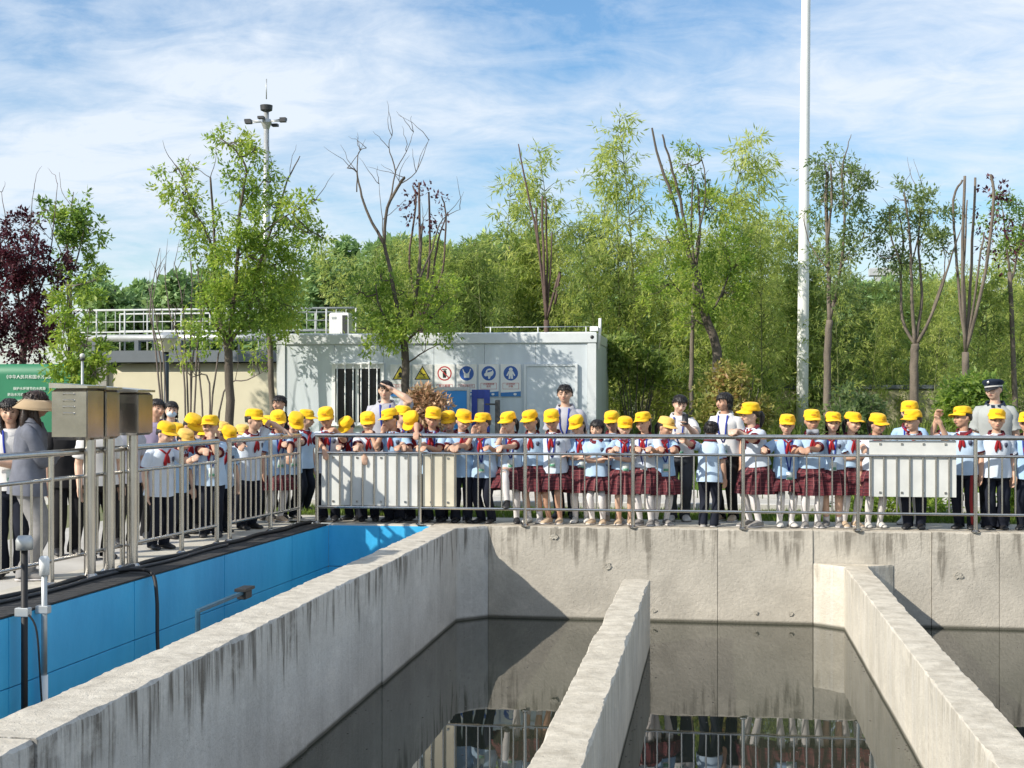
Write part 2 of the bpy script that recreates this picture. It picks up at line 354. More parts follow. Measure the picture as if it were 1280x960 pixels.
# ------------------------------------------------------------------ concrete walls
def rough_loft(fx0, fx1, y0, y1, zt, zb, axis='y', step=0.045, seed=0.0, chip=0.02):
    """wall running along y (or x): cross-section lofted with worn, uneven arrises"""
    n = max(2, int((y1 - y0) / step)); rings = []
    zs = [zb, zt - .9, zt - .5, zt - .25, zt - .1, zt - .04, zt - .012]
    for i in range(n + 1):
        y = y0 + (y1 - y0) * i / n; a = fx0(y); b = fx1(y)
        def nzf(q, s): return noise.noise(Vector((y * s, q * 7.3 + seed, seed)))
        ca = max(0, nzf(1, 3.1)) * chip + max(0, nzf(2, 13)) * chip * .8 + max(0, nzf(12, 31)) * chip * .5 + .004; cb_ = max(0, nzf(3, 3.1)) * chip + max(0, nzf(4, 13)) * chip * .8 + max(0, nzf(14, 31)) * chip * .5 + .004
        dz = nzf(5, 1.4) * .005 + nzf(6, 14) * .004
        ring = [(a, z) for z in zs[:-1]] + [(a + .002, zt - ca * 1.2 + dz)]
        ring += [(a + ca, zt + dz - .002)] + [(a + (b - a) * q, zt + dz + nzf(8 + q, 5) * .004) for q in (.3, .5, .7)] + [(b - cb_, zt + dz - .002)]
        ring += [(b - .002, zt - cb_ * 1.2 + dz)] + [(b, z) for z in zs[:-1][::-1]]
        pts = []
        for (x, z) in ring:
            w = noise.noise(Vector((x * 2 + seed, y * 1.7, z * 1.9))) * .006
            pts.append((x + w, y, z) if axis == 'y' else (y, x + w, z))
        rings.append(pts)
    mb = MB().loft(rings)
    if axis == 'x': mb.f = [f[::-1] for f in mb.f]
    return mb
def piece(v, a, va, b, vb):
    t = max(0, min(1, (v - a) / (b - a))); return va + (vb - va) * t
YF = 0.08
def seg_wall(name, label, cuts, f0, f1, zt, m, seed, chip):
    t = thing(name, label, 'wall')
    for i in range(len(cuts) - 1):
        off = .006 * ((i * 5) % 3 - 1); end = i == len(cuts) - 2
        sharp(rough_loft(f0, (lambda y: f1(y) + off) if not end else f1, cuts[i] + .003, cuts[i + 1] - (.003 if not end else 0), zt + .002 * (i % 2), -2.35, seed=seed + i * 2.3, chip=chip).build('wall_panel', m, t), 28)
    mid = (cuts[0] + cuts[-1]) / 2
    bxo('wall_core', (f0(mid) + .03, cuts[0] + .05, -2.3), (f1(mid) - .03, cuts[-1] - .05, zt - .05), m, t)
    return settle(t, ((f0(mid) + f1(mid)) / 2, mid, -2.35))
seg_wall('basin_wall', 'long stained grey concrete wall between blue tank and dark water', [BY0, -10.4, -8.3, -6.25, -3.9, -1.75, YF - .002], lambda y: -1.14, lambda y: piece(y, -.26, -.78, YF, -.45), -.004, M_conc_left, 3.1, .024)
mw = rough_loft(lambda y: 1.30 + .012 * noise.noise(Vector((y, 1, 2))), lambda y: 1.585, BY0, -1.64, -.385, -2.35, seed=8.3, chip=.022)
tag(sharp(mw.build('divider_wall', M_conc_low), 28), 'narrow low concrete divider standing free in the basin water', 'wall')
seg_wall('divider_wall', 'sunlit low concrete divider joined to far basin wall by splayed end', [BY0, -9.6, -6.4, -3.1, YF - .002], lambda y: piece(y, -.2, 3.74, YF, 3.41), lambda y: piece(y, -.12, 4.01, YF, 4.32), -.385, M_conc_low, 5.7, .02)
fw_ = thing('basin_end_wall', 'pale concrete end wall of the basin under the schoolchildren', 'wall')
xs = [-1.138, -.452, 2.3, 3.405, 4.75, 5.5, 8.2, 10.6, BX1]
for i in range(len(xs) - 1):
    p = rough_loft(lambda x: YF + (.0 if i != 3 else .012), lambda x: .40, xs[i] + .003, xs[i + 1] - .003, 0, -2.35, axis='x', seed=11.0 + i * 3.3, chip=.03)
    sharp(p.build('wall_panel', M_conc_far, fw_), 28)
bxo('wall_core', (-1.1, .13, -2.3), (BX1 - .02, .38, -.03), M_conc_far, fw_)
settle(fw_, (2, .24, -2.35))
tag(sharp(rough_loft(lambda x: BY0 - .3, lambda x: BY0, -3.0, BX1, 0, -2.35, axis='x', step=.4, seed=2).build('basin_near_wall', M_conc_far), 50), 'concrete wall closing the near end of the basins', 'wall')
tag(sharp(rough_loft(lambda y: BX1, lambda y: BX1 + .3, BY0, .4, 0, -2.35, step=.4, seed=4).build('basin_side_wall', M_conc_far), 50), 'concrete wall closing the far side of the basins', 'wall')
# tie-bolt pits with patches on the end wall
M_patch = mat('rough mortar patch', (0.41, 0.38, 0.32), 0.95, 0, 0.3, 20, bump=0.8, bscale=60)
random.seed(5)
for x in [0.35, 1.55, 2.75, 3.15, 5.05, 5.8, 6.4, 1.0]:
    z = random.choice([-.42, -.46, -.50]) if random.random() < .6 else random.choice([-.98, -.12])
    mb = MB(); n = 15; r = random.uniform(.025, .05)
    pts = [(x + math.cos(2 * math.pi * q / n) * r * random.uniform(.6, 1.3), YF - .004, z + math.sin(2 * math.pi * q / n) * r * random.uniform(.5, 1.1)) for q in range(n)]
    mb.poly(pts, .008, Vector((0, -1, 0))); o = flat(mb, 'mortar_patch', M_patch, fw_); o.location = -fw_.location

# ------------------------------------------------------------------ blue tank: painted panels on both visible sides
bt = thing('blue_tank_wall', 'bright blue painted tank wall below the left railing', 'wall')
B0 = Vector((-2.93, -13.0, 0)); B1 = Vector((-2.44, 0.057, 0))
bd = (B1 - B0).normalized(); bn_ = Vector((bd.y, -bd.x, 0)); Ltot = (B1 - B0).length
mbk = MB(); q = [B0 - bn_ * .03, B1 - bn_ * .03, B1 - bn_ * .42, B0 - bn_ * .42]
mbk.add([(p.x, p.y, -2.3) for p in q] + [(p.x, p.y, -.012) for p in q], [(3, 2, 1, 0), (4, 5, 6, 7), (0, 1, 5, 4), (1, 2, 6, 5), (2, 3, 7, 6), (3, 0, 4, 7)]); mbk.f = [f[::-1] for f in mbk.f]
flat(mbk, 'wall_core', M_slab, bt)
rotb = Matrix((( bd.x, bn_.x, 0), (bd.y, bn_.y, 0), (0, 0, 1)))
npan = 20; pw = Ltot / npan
pan = MB().cbox((0, 0, 0), (pw - .003, .03, .50)); p0 = None
for i in range(npan):
    for (zc, hh) in ((-.27, 1.0), (-.777, 1.0), (-1.284, 1.0)):
        c = B0 + bd * (pw * (i + .5)) - bn_ * (.014 + .002 * ((i * 7) % 3))
        if p0 is None: p0 = sharp(pan.build('panel', M_blue, bt)); o = p0
        else: o = p0.copy(); COL.objects.link(o)
        o.parent = bt; o.location = (c.x, c.y, zc); o.rotation_euler = rotb.to_euler()
settle(bt, (-2.7, -6.5, -2.3))
be = thing('blue_tank_end_wall', 'blue painted end wall of the tank catching a sunlit wedge', 'wall')
bxo('wall_core', (-2.47, .10, -2.3), (-1.141, .41, -.004), M_slab, be)
for i in range(2):
    for zc in (-.27, -.777, -1.284):
        bxo('panel', (-2.44 + i * .65, .06, zc - .25), (-2.44 + (i + 1) * .65 - .004, .098, zc + .25), M_blue, be)
settle(be, (-1.8, .25, -2.3))
# painted ledge + black cable trunking at the foot of the left railing
lg = MB(); q = [B0 - bn_ * .415, B1 - bn_ * .415, Vector((-3.42, .4, 0)), Vector((-3.42, -13, 0))]
lg.add([(p.x, p.y, -.004) for p in q], [(0, 1, 2, 3)]); o = kind(flat(lg, 'railing_ledge', M_slab), 'structure')
lg2 = MB(); q = [B0 - bn_ * .0, B1 - bn_ * .0, B1 - bn_ * .415, B0 - bn_ * .415]
lg2.add([(p.x, p.y, .0) for p in q] + [(p.x, p.y, -.0115) for p in q], [(3, 2, 1, 0), (4, 5, 6, 7), (0, 1, 5, 4), (1, 2, 6, 5), (2, 3, 7, 6), (3, 0, 4, 7)]); kind(flat(lg2, 'tank_coping', mat('black bitumen strip', (0.035, 0.034, 0.033), .85, 0, .4, 9, bump=.6, bscale=25)), 'structure')

# ------------------------------------------------------------------ railings
def cyl(name, r, h, m, parent, n=10, r2=None):
    return sharp(MB().tube([(0, 0, 0), (0, 0, h)], [r, r2 or r], n).build(name, m, parent), 50)
RY = 0.10
fr = thing('railing', 'long stainless steel railing on the basin end wall', 'railing')
posts = [-2.6, -1.3, 0.0, 1.3, 2.6, 3.92, 5.24, 6.56, 7.88]
def post_mesh():
    mb = MB(); mb.tube([(0, 0, 0), (0, 0, 1.075)], .024, 12); mb.tube([(0, 0, 0), (0, 0, .012), (0, 0, .03)], [.052, .052, .030], 14); return mb
pp = sharp(post_mesh().build('post', M_steel, fr), 40); pp.location = (posts[0], RY, 0)
for x in posts[1:]: copyo(pp, fr, (x, RY, 0))
def hrail(name, z, r, x0, x1): return sharp(MB().tube([(x0, RY, z), (x1, RY, z)], r, 12).build(name, M_steel, fr), 40)
hrail('top_rail', 1.09, .029, posts[0] - .02, posts[-1]); hrail('middle_rail', .875, .017, posts[0], posts[-1]); hrail('bottom_rail', .205, .017, posts[0], posts[-1])
ba = cyl('baluster', .0105, .655, M_steel, fr); first = True
for i in range(len(posts) - 1):
    n = 9; w = posts[i + 1] - posts[i]
    for j in range(1, n):
        l = (posts[i] + w * j / n, RY, .212)
        if first: ba.location = l; first = False
        else: copyo(ba, fr, l)
settle(fr, (2.6, RY, 0))
# boards tied behind the balusters
def board(label, x0, x1, z0, z1, m, bolts=4):
    t = thing('notice_board', label, 'board', (0, 0, 0), group=None)
    bxo('panel', (x0, RY + .016, z0), (x1, RY + .030, z1), m, t)
    for i in range(bolts):
        x = x0 + (x1 - x0) * (i + .5) / bolts
        for z in (z0 + .05, z1 - .04): bxo('clip', (x - .012, RY + .006, z - .012), (x + .012, RY + .0165, z + .012), M_steel, t)
    return settle(t, ((x0 + x1) / 2, RY + .02, z0))
board('wide pale grey board filling the corner bay of the railing', -2.55, -1.335, .225, .855, M_board)
board('narrow yellowed board filling part of a railing bay', -1.268, -.85, .225, .855, M_boardw, 2)
board('pale grey board hung higher than the others, reaching the top rail', 4.05, 5.03, .40, 1.055, M_board)

# left railing, two welded sections
RA = Vector((-2.75, .06, 0)); RK = 0.0689
def rpt(y, z=0.0): return Vector((-2.75 + (y - .06) * RK, y, z))
def onrail(px):
    d = ray(px, 600); # intersect with plane x = -2.75 + (y-.06)*RK
    t = (-2.75 - .06 * RK - CAM.x + CAM.y * RK) / (d.x - d.y * RK); return CAM.y + d.y * t
def lrail(label, ys):
    t = thing('railing', label, 'railing')
    for y in ys:
        o = pp.copy(); COL.objects.link(o); o.parent = t; o.location = rpt(y)
    y0, y1 = ys[0], ys[-1]
    for nm, z, r in (('top_rail', 1.09, .029), ('middle_rail', .875, .017), ('bottom_rail', .205, .017)):
        sharp(MB().tube([rpt(y0 - .02, z), rpt(y1 + .02, z)], r, 12).build(nm, M_steel, t), 40)
    for i in range(len(ys) - 1):
        w = ys[i + 1] - ys[i]; n = max(2, round(w / .145))
        for j in range(1, n):
            o = ba.copy(); COL.objects.link(o); o.parent = t; o.location = rpt(ys[i] + w * j / n, .212)
    return settle(t, rpt((y0 + y1) / 2))
lrail('stainless railing section beside the blue tank where pupils lean', [onrail(287), onrail(338), -.12])
lrail('stainless railing section passing behind the steel control boxes', [-9.6, -8.25, -6.95, onrail(64), onrail(153), onrail(227), onrail(271)])

# ------------------------------------------------------------------ steel control boxes on stanchions
def cabinet(label, x0, x1, y0, y1, z0, z1, posts_, louv=True):
    t = thing('control_box', label, 'control box', group=None)
    bxo('body', (x0, y0, z0), (x1, y1, z1), M_steel_box, t)
    lid = MB(); o_ = .018
    lid.add([(x0 - o_, y0 - o_, z1), (x1 + o_, y0 - o_, z1), (x1 + o_, y1 + o_, z1), (x0 - o_, y1 + o_, z1),
             (x0 - o_, y0 - o_, z1 + .045), (x1 + o_, y0 - o_, z1 + .02), (x1 + o_, y1 + o_, z1 + .02), (x0 - o_, y1 + o_, z1 + .045)],
            [(0, 3, 2, 1), (4, 5, 6, 7), (0, 1, 5, 4), (1, 2, 6, 5), (2, 3, 7, 6), (3, 0, 4, 7)]); lid.v = [(a, b, c + .002) for a, b, c in lid.v]
    flat(lid, 'sloped_lid', M_steel, t)
    bxo('door_edge', (x1, y0 + .015, z0 + .02), (x1 + .006, y1 - .015, z1 - .02), M_steel_box, t)
    if louv:
        for i in range(4):
            zc = z0 + .23 + i * .055; xm = (x0 + x1) / 2
            sharp(MB().tube([(xm - .05, y0 - .001, zc - .006), (xm - .045, y0 - .013, zc), (xm + .045, y0 - .013, zc), (xm + .05, y0 - .001, zc - .006)], .007, 8).build('louvre', M_steel, t), 40)
    for (x, y) in posts_:
        mb = MB(); mb.tube([(x, y, 0), (x, y, z0 - .001)], .05, 16); mb.tube([(x, y, 0.001), (x, y, .012), (x, y, .05)], [.085, .085, .045], 16)
        mb.add([(x - .004, y - .10, .012), (x + .004, y - .10, .012), (x, y - .043, .12), (x - .004, y + .10, .012), (x + .004, y + .10, .012), (x, y + .043, .12)], [(0, 1, 2), (3, 5, 4)])
        sharp(mb.build('stanchion', M_steel, t), 40)
    return settle(t, ((x0 + x1) / 2, (y0 + y1) / 2, 0))
ya, yb, yc = onrail(101) + .0, onrail(127), onrail(155)
cabinet('steel control box with four louvre slots beside straw-hatted woman', -3.29, -2.98, ya - .17, ya + .16, 1.19, 1.63, [(-3.03, ya)])
cabinet('middle steel control box tucked close behind the louvred one', -3.24, -2.97, ya + .17, ya + .46, 1.19, 1.62, [(-3.02, yb)], False)
cabinet('separate steel control box on the thickest stanchion near pupils', -3.14, -2.88, yc - .12, yc + .22, 1.21, 1.60, [(-2.98, yc)], False)

# ------------------------------------------------------------------ pipes, cables in the blue tank
def xt(px, py, z): return gnd(px, py, z)
t = thing('probe_pole', 'black probe pole with grey cap clamped to tank edge', 'pole')
c = gnd(21, 767, 0.0) + bn_ * .06; 
MB().tube([(c.x, c.y, -1.3), (c.x, c.y, .50)], .024, 10).build('pole', M_black, t); MB().tube([(c.x, c.y, .46), (c.x, c.y, .53), (c.x, c.y, .56)], [.06, .062, .045], 14).build('cap', M_galv, t)
bxo('clamp', (c.x - .06, c.y - .03, -.02), (c.x + .04, c.y + .03, .045), M_galv, t); settle(t, (c.x, c.y, -1.3))
t = thing('conduit_pipe', 'grey and white conduit pipe with coupling beside black pole', 'pipe')
c = gnd(46, 759, 0.0) + bn_ * .06
MB().tube([(c.x, c.y, -.55), (c.x, c.y, .34)], .022, 10).build('upper_pipe', M_galv, t); MB().tube([(c.x, c.y, -1.2), (c.x, c.y, -.5)], .027, 10).build('lower_pipe', M_white, t)
MB().tube([(c.x, c.y, .24), (c.x, c.y, .36), (c.x, c.y, .38)], [.038, .038, .024], 12).build('coupling', M_white, t); bxo('clamp', (c.x - .055, c.y - .03, -.045), (c.x + .04, c.y + .03, .015), M_galv, t)
settle(t, (c.x, c.y, -1.2))
def catmull(P, n=6):
    P = [Vector(p) for p in P]; o = []
    for i in range(len(P) - 1):
        a = P[max(i - 1, 0)]; b = P[i]; c = P[i + 1]; d = P[min(i + 2, len(P) - 1)]
        for k in range(n):
            t = k / n; o.append(.5 * ((2 * b) + (c - a) * t + (2 * a - 5 * b + 4 * c - d) * t * t + (3 * b - a - 3 * c + d) * t ** 3))
    o.append(P[-1]); return o
a = gnd(165, 712, .03); b = gnd(176, 716, .02)
tag(MB().tube(catmull([a - Vector((.1, .1, 0)), a, b + Vector((.1, 0, .0)), b + Vector((.19, -.1, -.2)), b + Vector((.25, -.22, -.6)), b + Vector((.36, -.35, -1.1)), b + Vector((.5, -.4, -1.35))]), .017, 8).build('cable', M_black), 'thick black cable drooping from the ledge into the blue tank', 'cable')
pts = [rpt(y) + Vector((.10 + .03 * math.sin(y * 5), 0, .022)) for y in np.linspace(-8.5, .0, 60)]
tag(MB().tube(pts, .022, 8).build('cable_bundle', M_black), 'black cable bundle lying along the foot of the railing', 'cable')
pts = [rpt(y) + Vector((.19 + .03 * math.sin(y * 3 + 1), 0, .018)) for y in np.linspace(-8.0, -2.6, 50)]
tag(MB().tube(pts, .017, 8).build('conduit', M_dark), 'dark conduit running beside the cable bundle on the tank ledge', 'cable')
a = gnd(36, 772, 0); 
tag(MB().tube(catmull([a + Vector((0, 0, .02)), a + Vector((.06, 0, -.1)), a + Vector((.08, .02, -.5)), a + Vector((.1, .02, -.9)), a + Vector((.05, 0, -1.1)), a + Vector((-.05, 0, -1.2))]), .008, 6).build('thin_cable', M_black), 'thin black cable hanging beside the conduit pipe', 'cable')
t = thing('weir_handle', 'blue grey steel bracket rising above the blue tank wall edge', 'bracket')
M_brk = mat('blue grey painted steel', (0.03, 0.10, 0.16), 0.5, 0.3, 0.2, 10)
p1 = atx(247, 758, -1.30); p2 = atx(305, 762, -1.30)
p1.z = p2.z = .06
sharp(MB().tube([(p1.x, p1.y, -1.3), (p1.x, p1.y, p1.z)], .02, 8).build('upright', M_brk, t)); bxo('arm', (p1.x - .017, p1.y, p1.z - .012), (p1.x + .017, p2.y, p1.z + .012), M_brk, t)
bxo('head', (p2.x - .035, p2.y - .06, p2.z - .05), (p2.x + .035, p2.y + .08, p2.z + .01), M_black, t); bxo('head_flange', (p2.x - .045, p2.y - .09, p2.z + .012), (p2.x + .045, p2.y + .12, p2.z + .035), M_black, t)
settle(t, (p1.x, p1.y, -1.3))

# ------------------------------------------------------------------ site container
CX0, CX1, CY0_, CY1_, CH = -5.90, 0.13, 8.5, 11.4, 2.75
ct = thing('site_container', 'pale blue grey site office container with barred window', 'container')
bxo('core', (CX0 + .03, CY0_ + .06, .05), (CX1 - .03, CY1_ - .06, CH - .05), M_cont, ct)
for x in (CX0, CX1 - .16):
    for y in (CY0_, CY1_ - .16): bxo('corner_post', (x, y, .15), (x + .16, y + .16, CH - .2), M_frame, ct)
bxo('top_beam', (CX0 - .01, CY0_ - .012, CH - .198), (CX1 + .01, CY0_ + .16, CH), M_frame, ct); bxo('top_beam', (CX0 - .01, CY1_ - .16, CH - .198), (CX1 + .01, CY1_ + .01, CH), M_frame, ct)
bxo('top_beam', (CX1 - .148, CY0_ + .162, CH - .196), (CX1 + .01, CY1_ - .162, CH - .002), M_frame, ct); bxo('bottom_beam', (CX0 - .01, CY0_ - .012, 0), (CX1 + .01, CY0_ + .16, .148), M_frame, ct)
bxo('bottom_beam', (CX1 - .148, CY0_ + .162, 0), (CX1 + .01, CY1_, .148), M_frame, ct)
bxo('roof', (CX0 + .1, CY0_ + .1, CH - .04), (CX1 - .1, CY1_ - .1, CH + .012), M_frame, ct)
xw0, xw1 = aty(415, 453, CY0_).x, aty(480, 453, CY0_).x; zw1 = aty(415, 453, CY0_).z; zw0 = zw1 - 1.2
xd0, xd1 = aty(655, 455, CY0_).x, aty(722, 455, CY0_).x; zd1 = aty(655, 455, CY0_).z
seams = [CX0 + .162] + [CX0 + .162 + .951 * i for i in range(1, 6)] + [CX1 - .162]
for i in range(6):
    bxo('wall_panel', (seams[i] + .003, CY0_ + .03, .15), (seams[i + 1] - .003, CY0_ + .058, CH - .2), M_cont, ct)
for i in range(3): bxo('wall_panel', (CX1 - .028, CY0_ + .165 + i * .86, .15), (CX1 - .0, CY0_ + .165 + (i + 1) * .86 - .006, CH - .2), M_cont, ct)
for x in (CX0 + .05, CX1 - .07): MB().tube([(x, CY0_ - .0135, CH - .09), (x, CY0_ + .01, CH - .09)], .035, 12).build('corner_hole', M_black, ct)
wn = bxo('window_frame', (xw0, CY0_ - .02, zw0), (xw1, CY0_ + .029, zw1), M_white, ct); wn.name = 'window'
for a0, a1 in ((.07, .46), (.52, .93)):
    bxo('pane', (xw0 + (xw1 - xw0) * a0, CY0_ - .026, zw0 + .08), (xw0 + (xw1 - xw0) * a1, CY0_ - .0205, zw1 - .12), M_glass, wn)
for i in range(6):
    x = xw0 + .04 + (xw1 - xw0 - .08) * (i + .5) / 6
    MB().tube([(x, CY0_ - .06, zw0 - .02), (x, CY0_ - .06, zw1 - .01)], .013, 8).build('bar', M_white, wn)
for z in (zw0 + .02, zw1 - .03): bxo('bar_rail', (xw0, CY0_ - .075, z - .012), (xw1, CY0_ - .0205, z + .012), M_white, wn)
dr = bxo('door', (xd0 + .05, CY0_ - .012, .16), (xd1 - .05, CY0_ + .0295, zd1 - .05), M_cont, ct)
for a0, b0 in (((xd0, .16), (xd0 + .048, zd1)), ((xd1 - .048, .16), (xd1, zd1)), ((xd0 + .05, zd1 - .048), (xd1 - .05, zd1))):
    bxo('door_trim', (a0[0], CY0_ - .03, a0[1]), (b0[0], CY0_ + .0285, b0[1]), M_frame, dr)
bxo('door_handle', (xd0 + .12, CY0_ - .05, 1.0), (xd0 + .15, CY0_ - .0125, 1.16), M_steel, dr)
settle(ct, ((CX0 + CX1) / 2, (CY0_ + CY1_) / 2, 0))
# roof wire guard and camera on its corner
t = thing('roof_wire', 'thin white pipe rail along the container roof edge', 'rail')
z0 = CH
MB().tube([(-2.0, CY0_ + .5, z0 + .13), (CX1 - .08, CY0_ + .5, z0 + .13)], .007, 6).build('pipe', M_galv, t)
for x in (-1.9, -1.0, -.1): MB().tube([(x, CY0_ + .5, z0), (x, CY0_ + .5, z0 + .13)], .01, 6).build('stand', M_white, t)
settle(t, (-1, CY0_ + .5, z0))
t = thing('security_camera', 'white bracket camera on the corner of the container roof', 'camera')
MB().tube([(CX1 + .03, CY0_ + .15, CH - .3), (CX1 + .06, CY0_ + .15, CH + .06), (CX1 + .06, CY0_ + .15, CH + .26)], .028, 8).build('bracket', M_white, t); bxo('housing', (CX1 - .12, CY0_ + .06, CH + .02), (CX1 + .03, CY0_ + .2, CH + .11), M_white, t)
settle(t, (CX1 + .05, CY0_ + .15, CH - .3))
# safety signs
M_sw = mat('sign white', (0.72, 0.72, 0.69), 0.4); M_sy = mat('sign yellow', (0.72, 0.58, 0.05), 0.4); M_sk = mat('sign black', (0.015, 0.015, 0.015), 0.4)
M_sr = mat('sign red', (0.42, 0.04, 0.04), 0.4); M_sb = mat('sign blue', (0.02, 0.09, 0.34), 0.4); M_red = mat('sign text red', (0.45, 0.08, 0.07), 0.5)
def disc(c, r, y, th, n=28): return [(c[0] + r * math.cos(2 * math.pi * i / n), y, c[1] + r * math.sin(2 * math.pi * i / n)) for i in range(n)]
slab = ['yellow triangle skull warning sign partly behind tree trunk on container', 'yellow triangle slipping figure warning sign on container wall', 'red crossed circle prohibition sign on container wall',
        'blue disc sign with white vest pictogram on container wall', 'blue disc sign with white masked face pictogram on container wall', 'blue disc sign with white protective suit pictogram beside container door']
stx = ['当心中毒', '当心滑跌', '禁止触摸', '必须穿救生衣', '必须戴防毒\n面具', '必须穿防\n护服']
for i in range(6):
    pc = aty(488 + 27.6 * i + 12.5, 474, CY0_); w = .375; h = .60; x0 = pc.x - w / 2; zt = aty(500, 455.5, CY0_).z; zb = zt - h; yy = CY0_ + .0
    t = thing('safety_sign', slab[i], 'sign', (pc.x, yy, zb), group=None)
    b = lambda n_, mb, m: flat(mb, n_, m, t)
    sharp(MB().cbox((0, .013, h / 2), (w, .028, h)).build('plate', M_sw, t)); cz = h - .17
    S = .135; y = -.0012
    def P(pts): return [(a * S, y_, cz + c_ * S) for a, c_ in pts]
    def pol(name, pts, m, lv): 
        mb = MB(); mb.poly([(a * S, -.0012 - .0016 * lv, cz + c_ * S) for a, c_ in pts], .0014, Vector((0, -1, 0))); return flat(mb, name, m, t)
    def circ(cx_, cz_, r, n=22): return [(cx_ + r * math.cos(2 * math.pi * k_ / n), cz_ + r * math.sin(2 * math.pi * k_ / n)) for k_ in range(n)]
    def line(name, p, q, wd, m, lv):
        p = Vector(p); q = Vector(q); d = (q - p).normalized(); nn = Vector((-d.y, d.x)) * wd / 2
        return pol(name, [tuple(p + nn), tuple(p - nn), tuple(q - nn), tuple(q + nn)], m, lv)
    if i < 2:
        pol('triangle', [(-1.15, -.85), (1.15, -.85), (0, 1.1)], M_sk, 0); pol('triangle_field', [(-.92, -.72), (.92, -.72), (0, .82)], M_sy, 1)
        if i == 0:
            pol('skull', circ(0, -.1, .27), M_sk, 2); pol('jaw', [(-.16, -.3), (.16, -.3), (.13, -.47), (-.13, -.47)], M_sk, 2)
            line('bone', (-.45, -.3), (.45, -.64), .1, M_sk, 3); line('bone', (.45, -.3), (-.45, -.64), .1, M_sk, 4)
        else:
            pol('head', circ(-.22, .2, .1), M_sk, 2); line('torso', (-.16, .08), (.12, -.2), .15, M_sk, 2)
            line('leg', (.12, -.2), (.42, -.1), .1, M_sk, 3); line('leg', (.12, -.2), (.3, -.52), .1, M_sk, 3); line('arm', (-.1, .02), (-.42, -.14), .09, M_sk, 3); line('floor_line', (-.5, -.6), (.5, -.6), .06, M_sk, 3)
    elif i == 2:
        pol('ring', circ(0, 0, 1), M_sr, 0); pol('ring_field', circ(0, 0, .82), M_sw, 1); pol('hand', [(-.22, -.6), (.2, -.6), (.3, 0), (.2, .45), (-.12, .45), (-.26, 0)], M_sk, 2); line('top_bar', (-.35, .56), (.35, .56), .12, M_sk, 2)
        line('slash', (-.62, .62), (.62, -.62), .15, M_sr, 3)
    else:
        pol('disc', circ(0, 0, 1), M_sb, 0)
        if i == 3:
            pol('vest', [(-.36, -.6), (.36, -.6), (.38, .1), (.2, .15), (.14, -.02), (-.14, -.02), (-.2, .15), (-.38, .1)], M_sw, 1); line('arm', (-.36, .1), (-.55, .6), .12, M_sw, 1); line('arm', (.36, .1), (.55, .6), .12, M_sw, 1)
        elif i == 4:
            pol('face', circ(.12, .1, .55), M_sw, 1); pol('goggle', [(-.2, .1), (.5, .3), (.5, .48), (-.15, .38)], M_sb, 2); pol('filter', circ(-.38, -.18, .24), M_sw, 2); pol('chin', [(-.1, -.4), (.3, -.4), (.15, -.75), (-.05, -.75)], M_sw, 1)
        else:
            pol('hood', circ(0, .5, .26), M_sw, 1); pol('suit', [(-.3, .3), (.3, .3), (.62, -.3), (.45, -.38), (.26, .0), (.3, -.75), (.06, -.75), (0, -.3), (-.06, -.75), (-.3, -.75), (-.26, 0), (-.45, -.38), (-.62, -.3)], M_sw, 1)
    two = '\n' in stx[i]
    fz = .175; fh = .115 if two else .07
    bxo('caption_frame', (-.15, -.0022, fz - fh / 2 + .02), (.15, -.0012, fz + fh / 2 + .02), M_sr, t)
    bxo('caption_field', (-.144, -.0034, fz - fh / 2 + .026), (.144, -.0023, fz + fh / 2 + .014), M_sw, t)
    text_mesh(stx[i], .042 if two else (.055 if i < 3 else .042), M_red, 'caption', t, (0, -.0052, fz + .02 + (.012 if two else 0)))
    mb = MB(); mb.poly([(-w / 2 + .002, -.0014, .003), (w / 2 - .002, -.0014, .003), (w / 2 - .002, -.0014, .10), (.05, -.0014, .085), (-w / 2 + .002, -.0014, .075)], .0014); flat(mb, 'blue_foot', mat('sign foot blue', (0.03, 0.17, 0.42), .4), t)
    mb = MB(); mb.poly([(.08 + .03 * math.cos(k_ * .524), -.003, .045 + .022 * math.sin(k_ * .524)) for k_ in range(12)], .0012); flat(mb, 'logo_mark', M_sw, t)

# notice kiosk: steel framed blue panel, second blue framed board
yk = 7.7
t = thing('notice_kiosk', 'steel framed notice panel with plain sky blue sheet by dry bush', 'notice board')
a = aty(556, 484, yk); b = aty(587, 484, yk); zt = a.z; M_sky = mat('sky blue sheet', (0.03, 0.24, 0.62), .4)
a.x -= .35
for x in (a.x, b.x - .05): bxo('post', (x, yk, 0), (x + .05, yk + .06, zt), M_galv, t)
bxo('top_bar', (a.x + .052, yk, zt - .06), (b.x - .052, yk + .06, zt), M_galv, t); bxo('sheet', (a.x + .052, yk + .02, .7), (b.x - .052, yk + .04, zt - .062), M_sky, t); settle(t, ((a.x + b.x) / 2, yk, 0))
t = thing('notice_board_stand', 'deep blue framed notice stand with small papers', 'notice board')
a = aty(588.5, 487, yk); b = aty(611, 487, yk); zt = a.z; M_db = mat('deep blue frame', (0.018, 0.045, 0.28), .4)
for x in (a.x, b.x - .10): bxo('post', (x, yk + .08, 0), (x + .10, yk + .14, zt), M_db, t)
bxo('header', (a.x + .102, yk + .08, zt - .16), (b.x - .102, yk + .14, zt), M_db, t); bxo('back_sheet', (a.x + .102, yk + .1, .6), (b.x - .102, yk + .12, zt - .162), mat('grey sheet', (.35, .36, .36), .5), t)
for i, (dx, dz) in enumerate(((.11, .45), (.26, .5), (.12, .75), (.25, .8))):
    bxo('paper', (a.x + dx, yk + .092, zt - dz - .12), (a.x + dx + .09, yk + .0995, zt - dz + .04), [M_sw, M_sk, M_sw, mat('pale blue paper', (.45, .6, .7), .5)][i], t)
settle(t, ((a.x + b.x) / 2, yk + .1, 0))
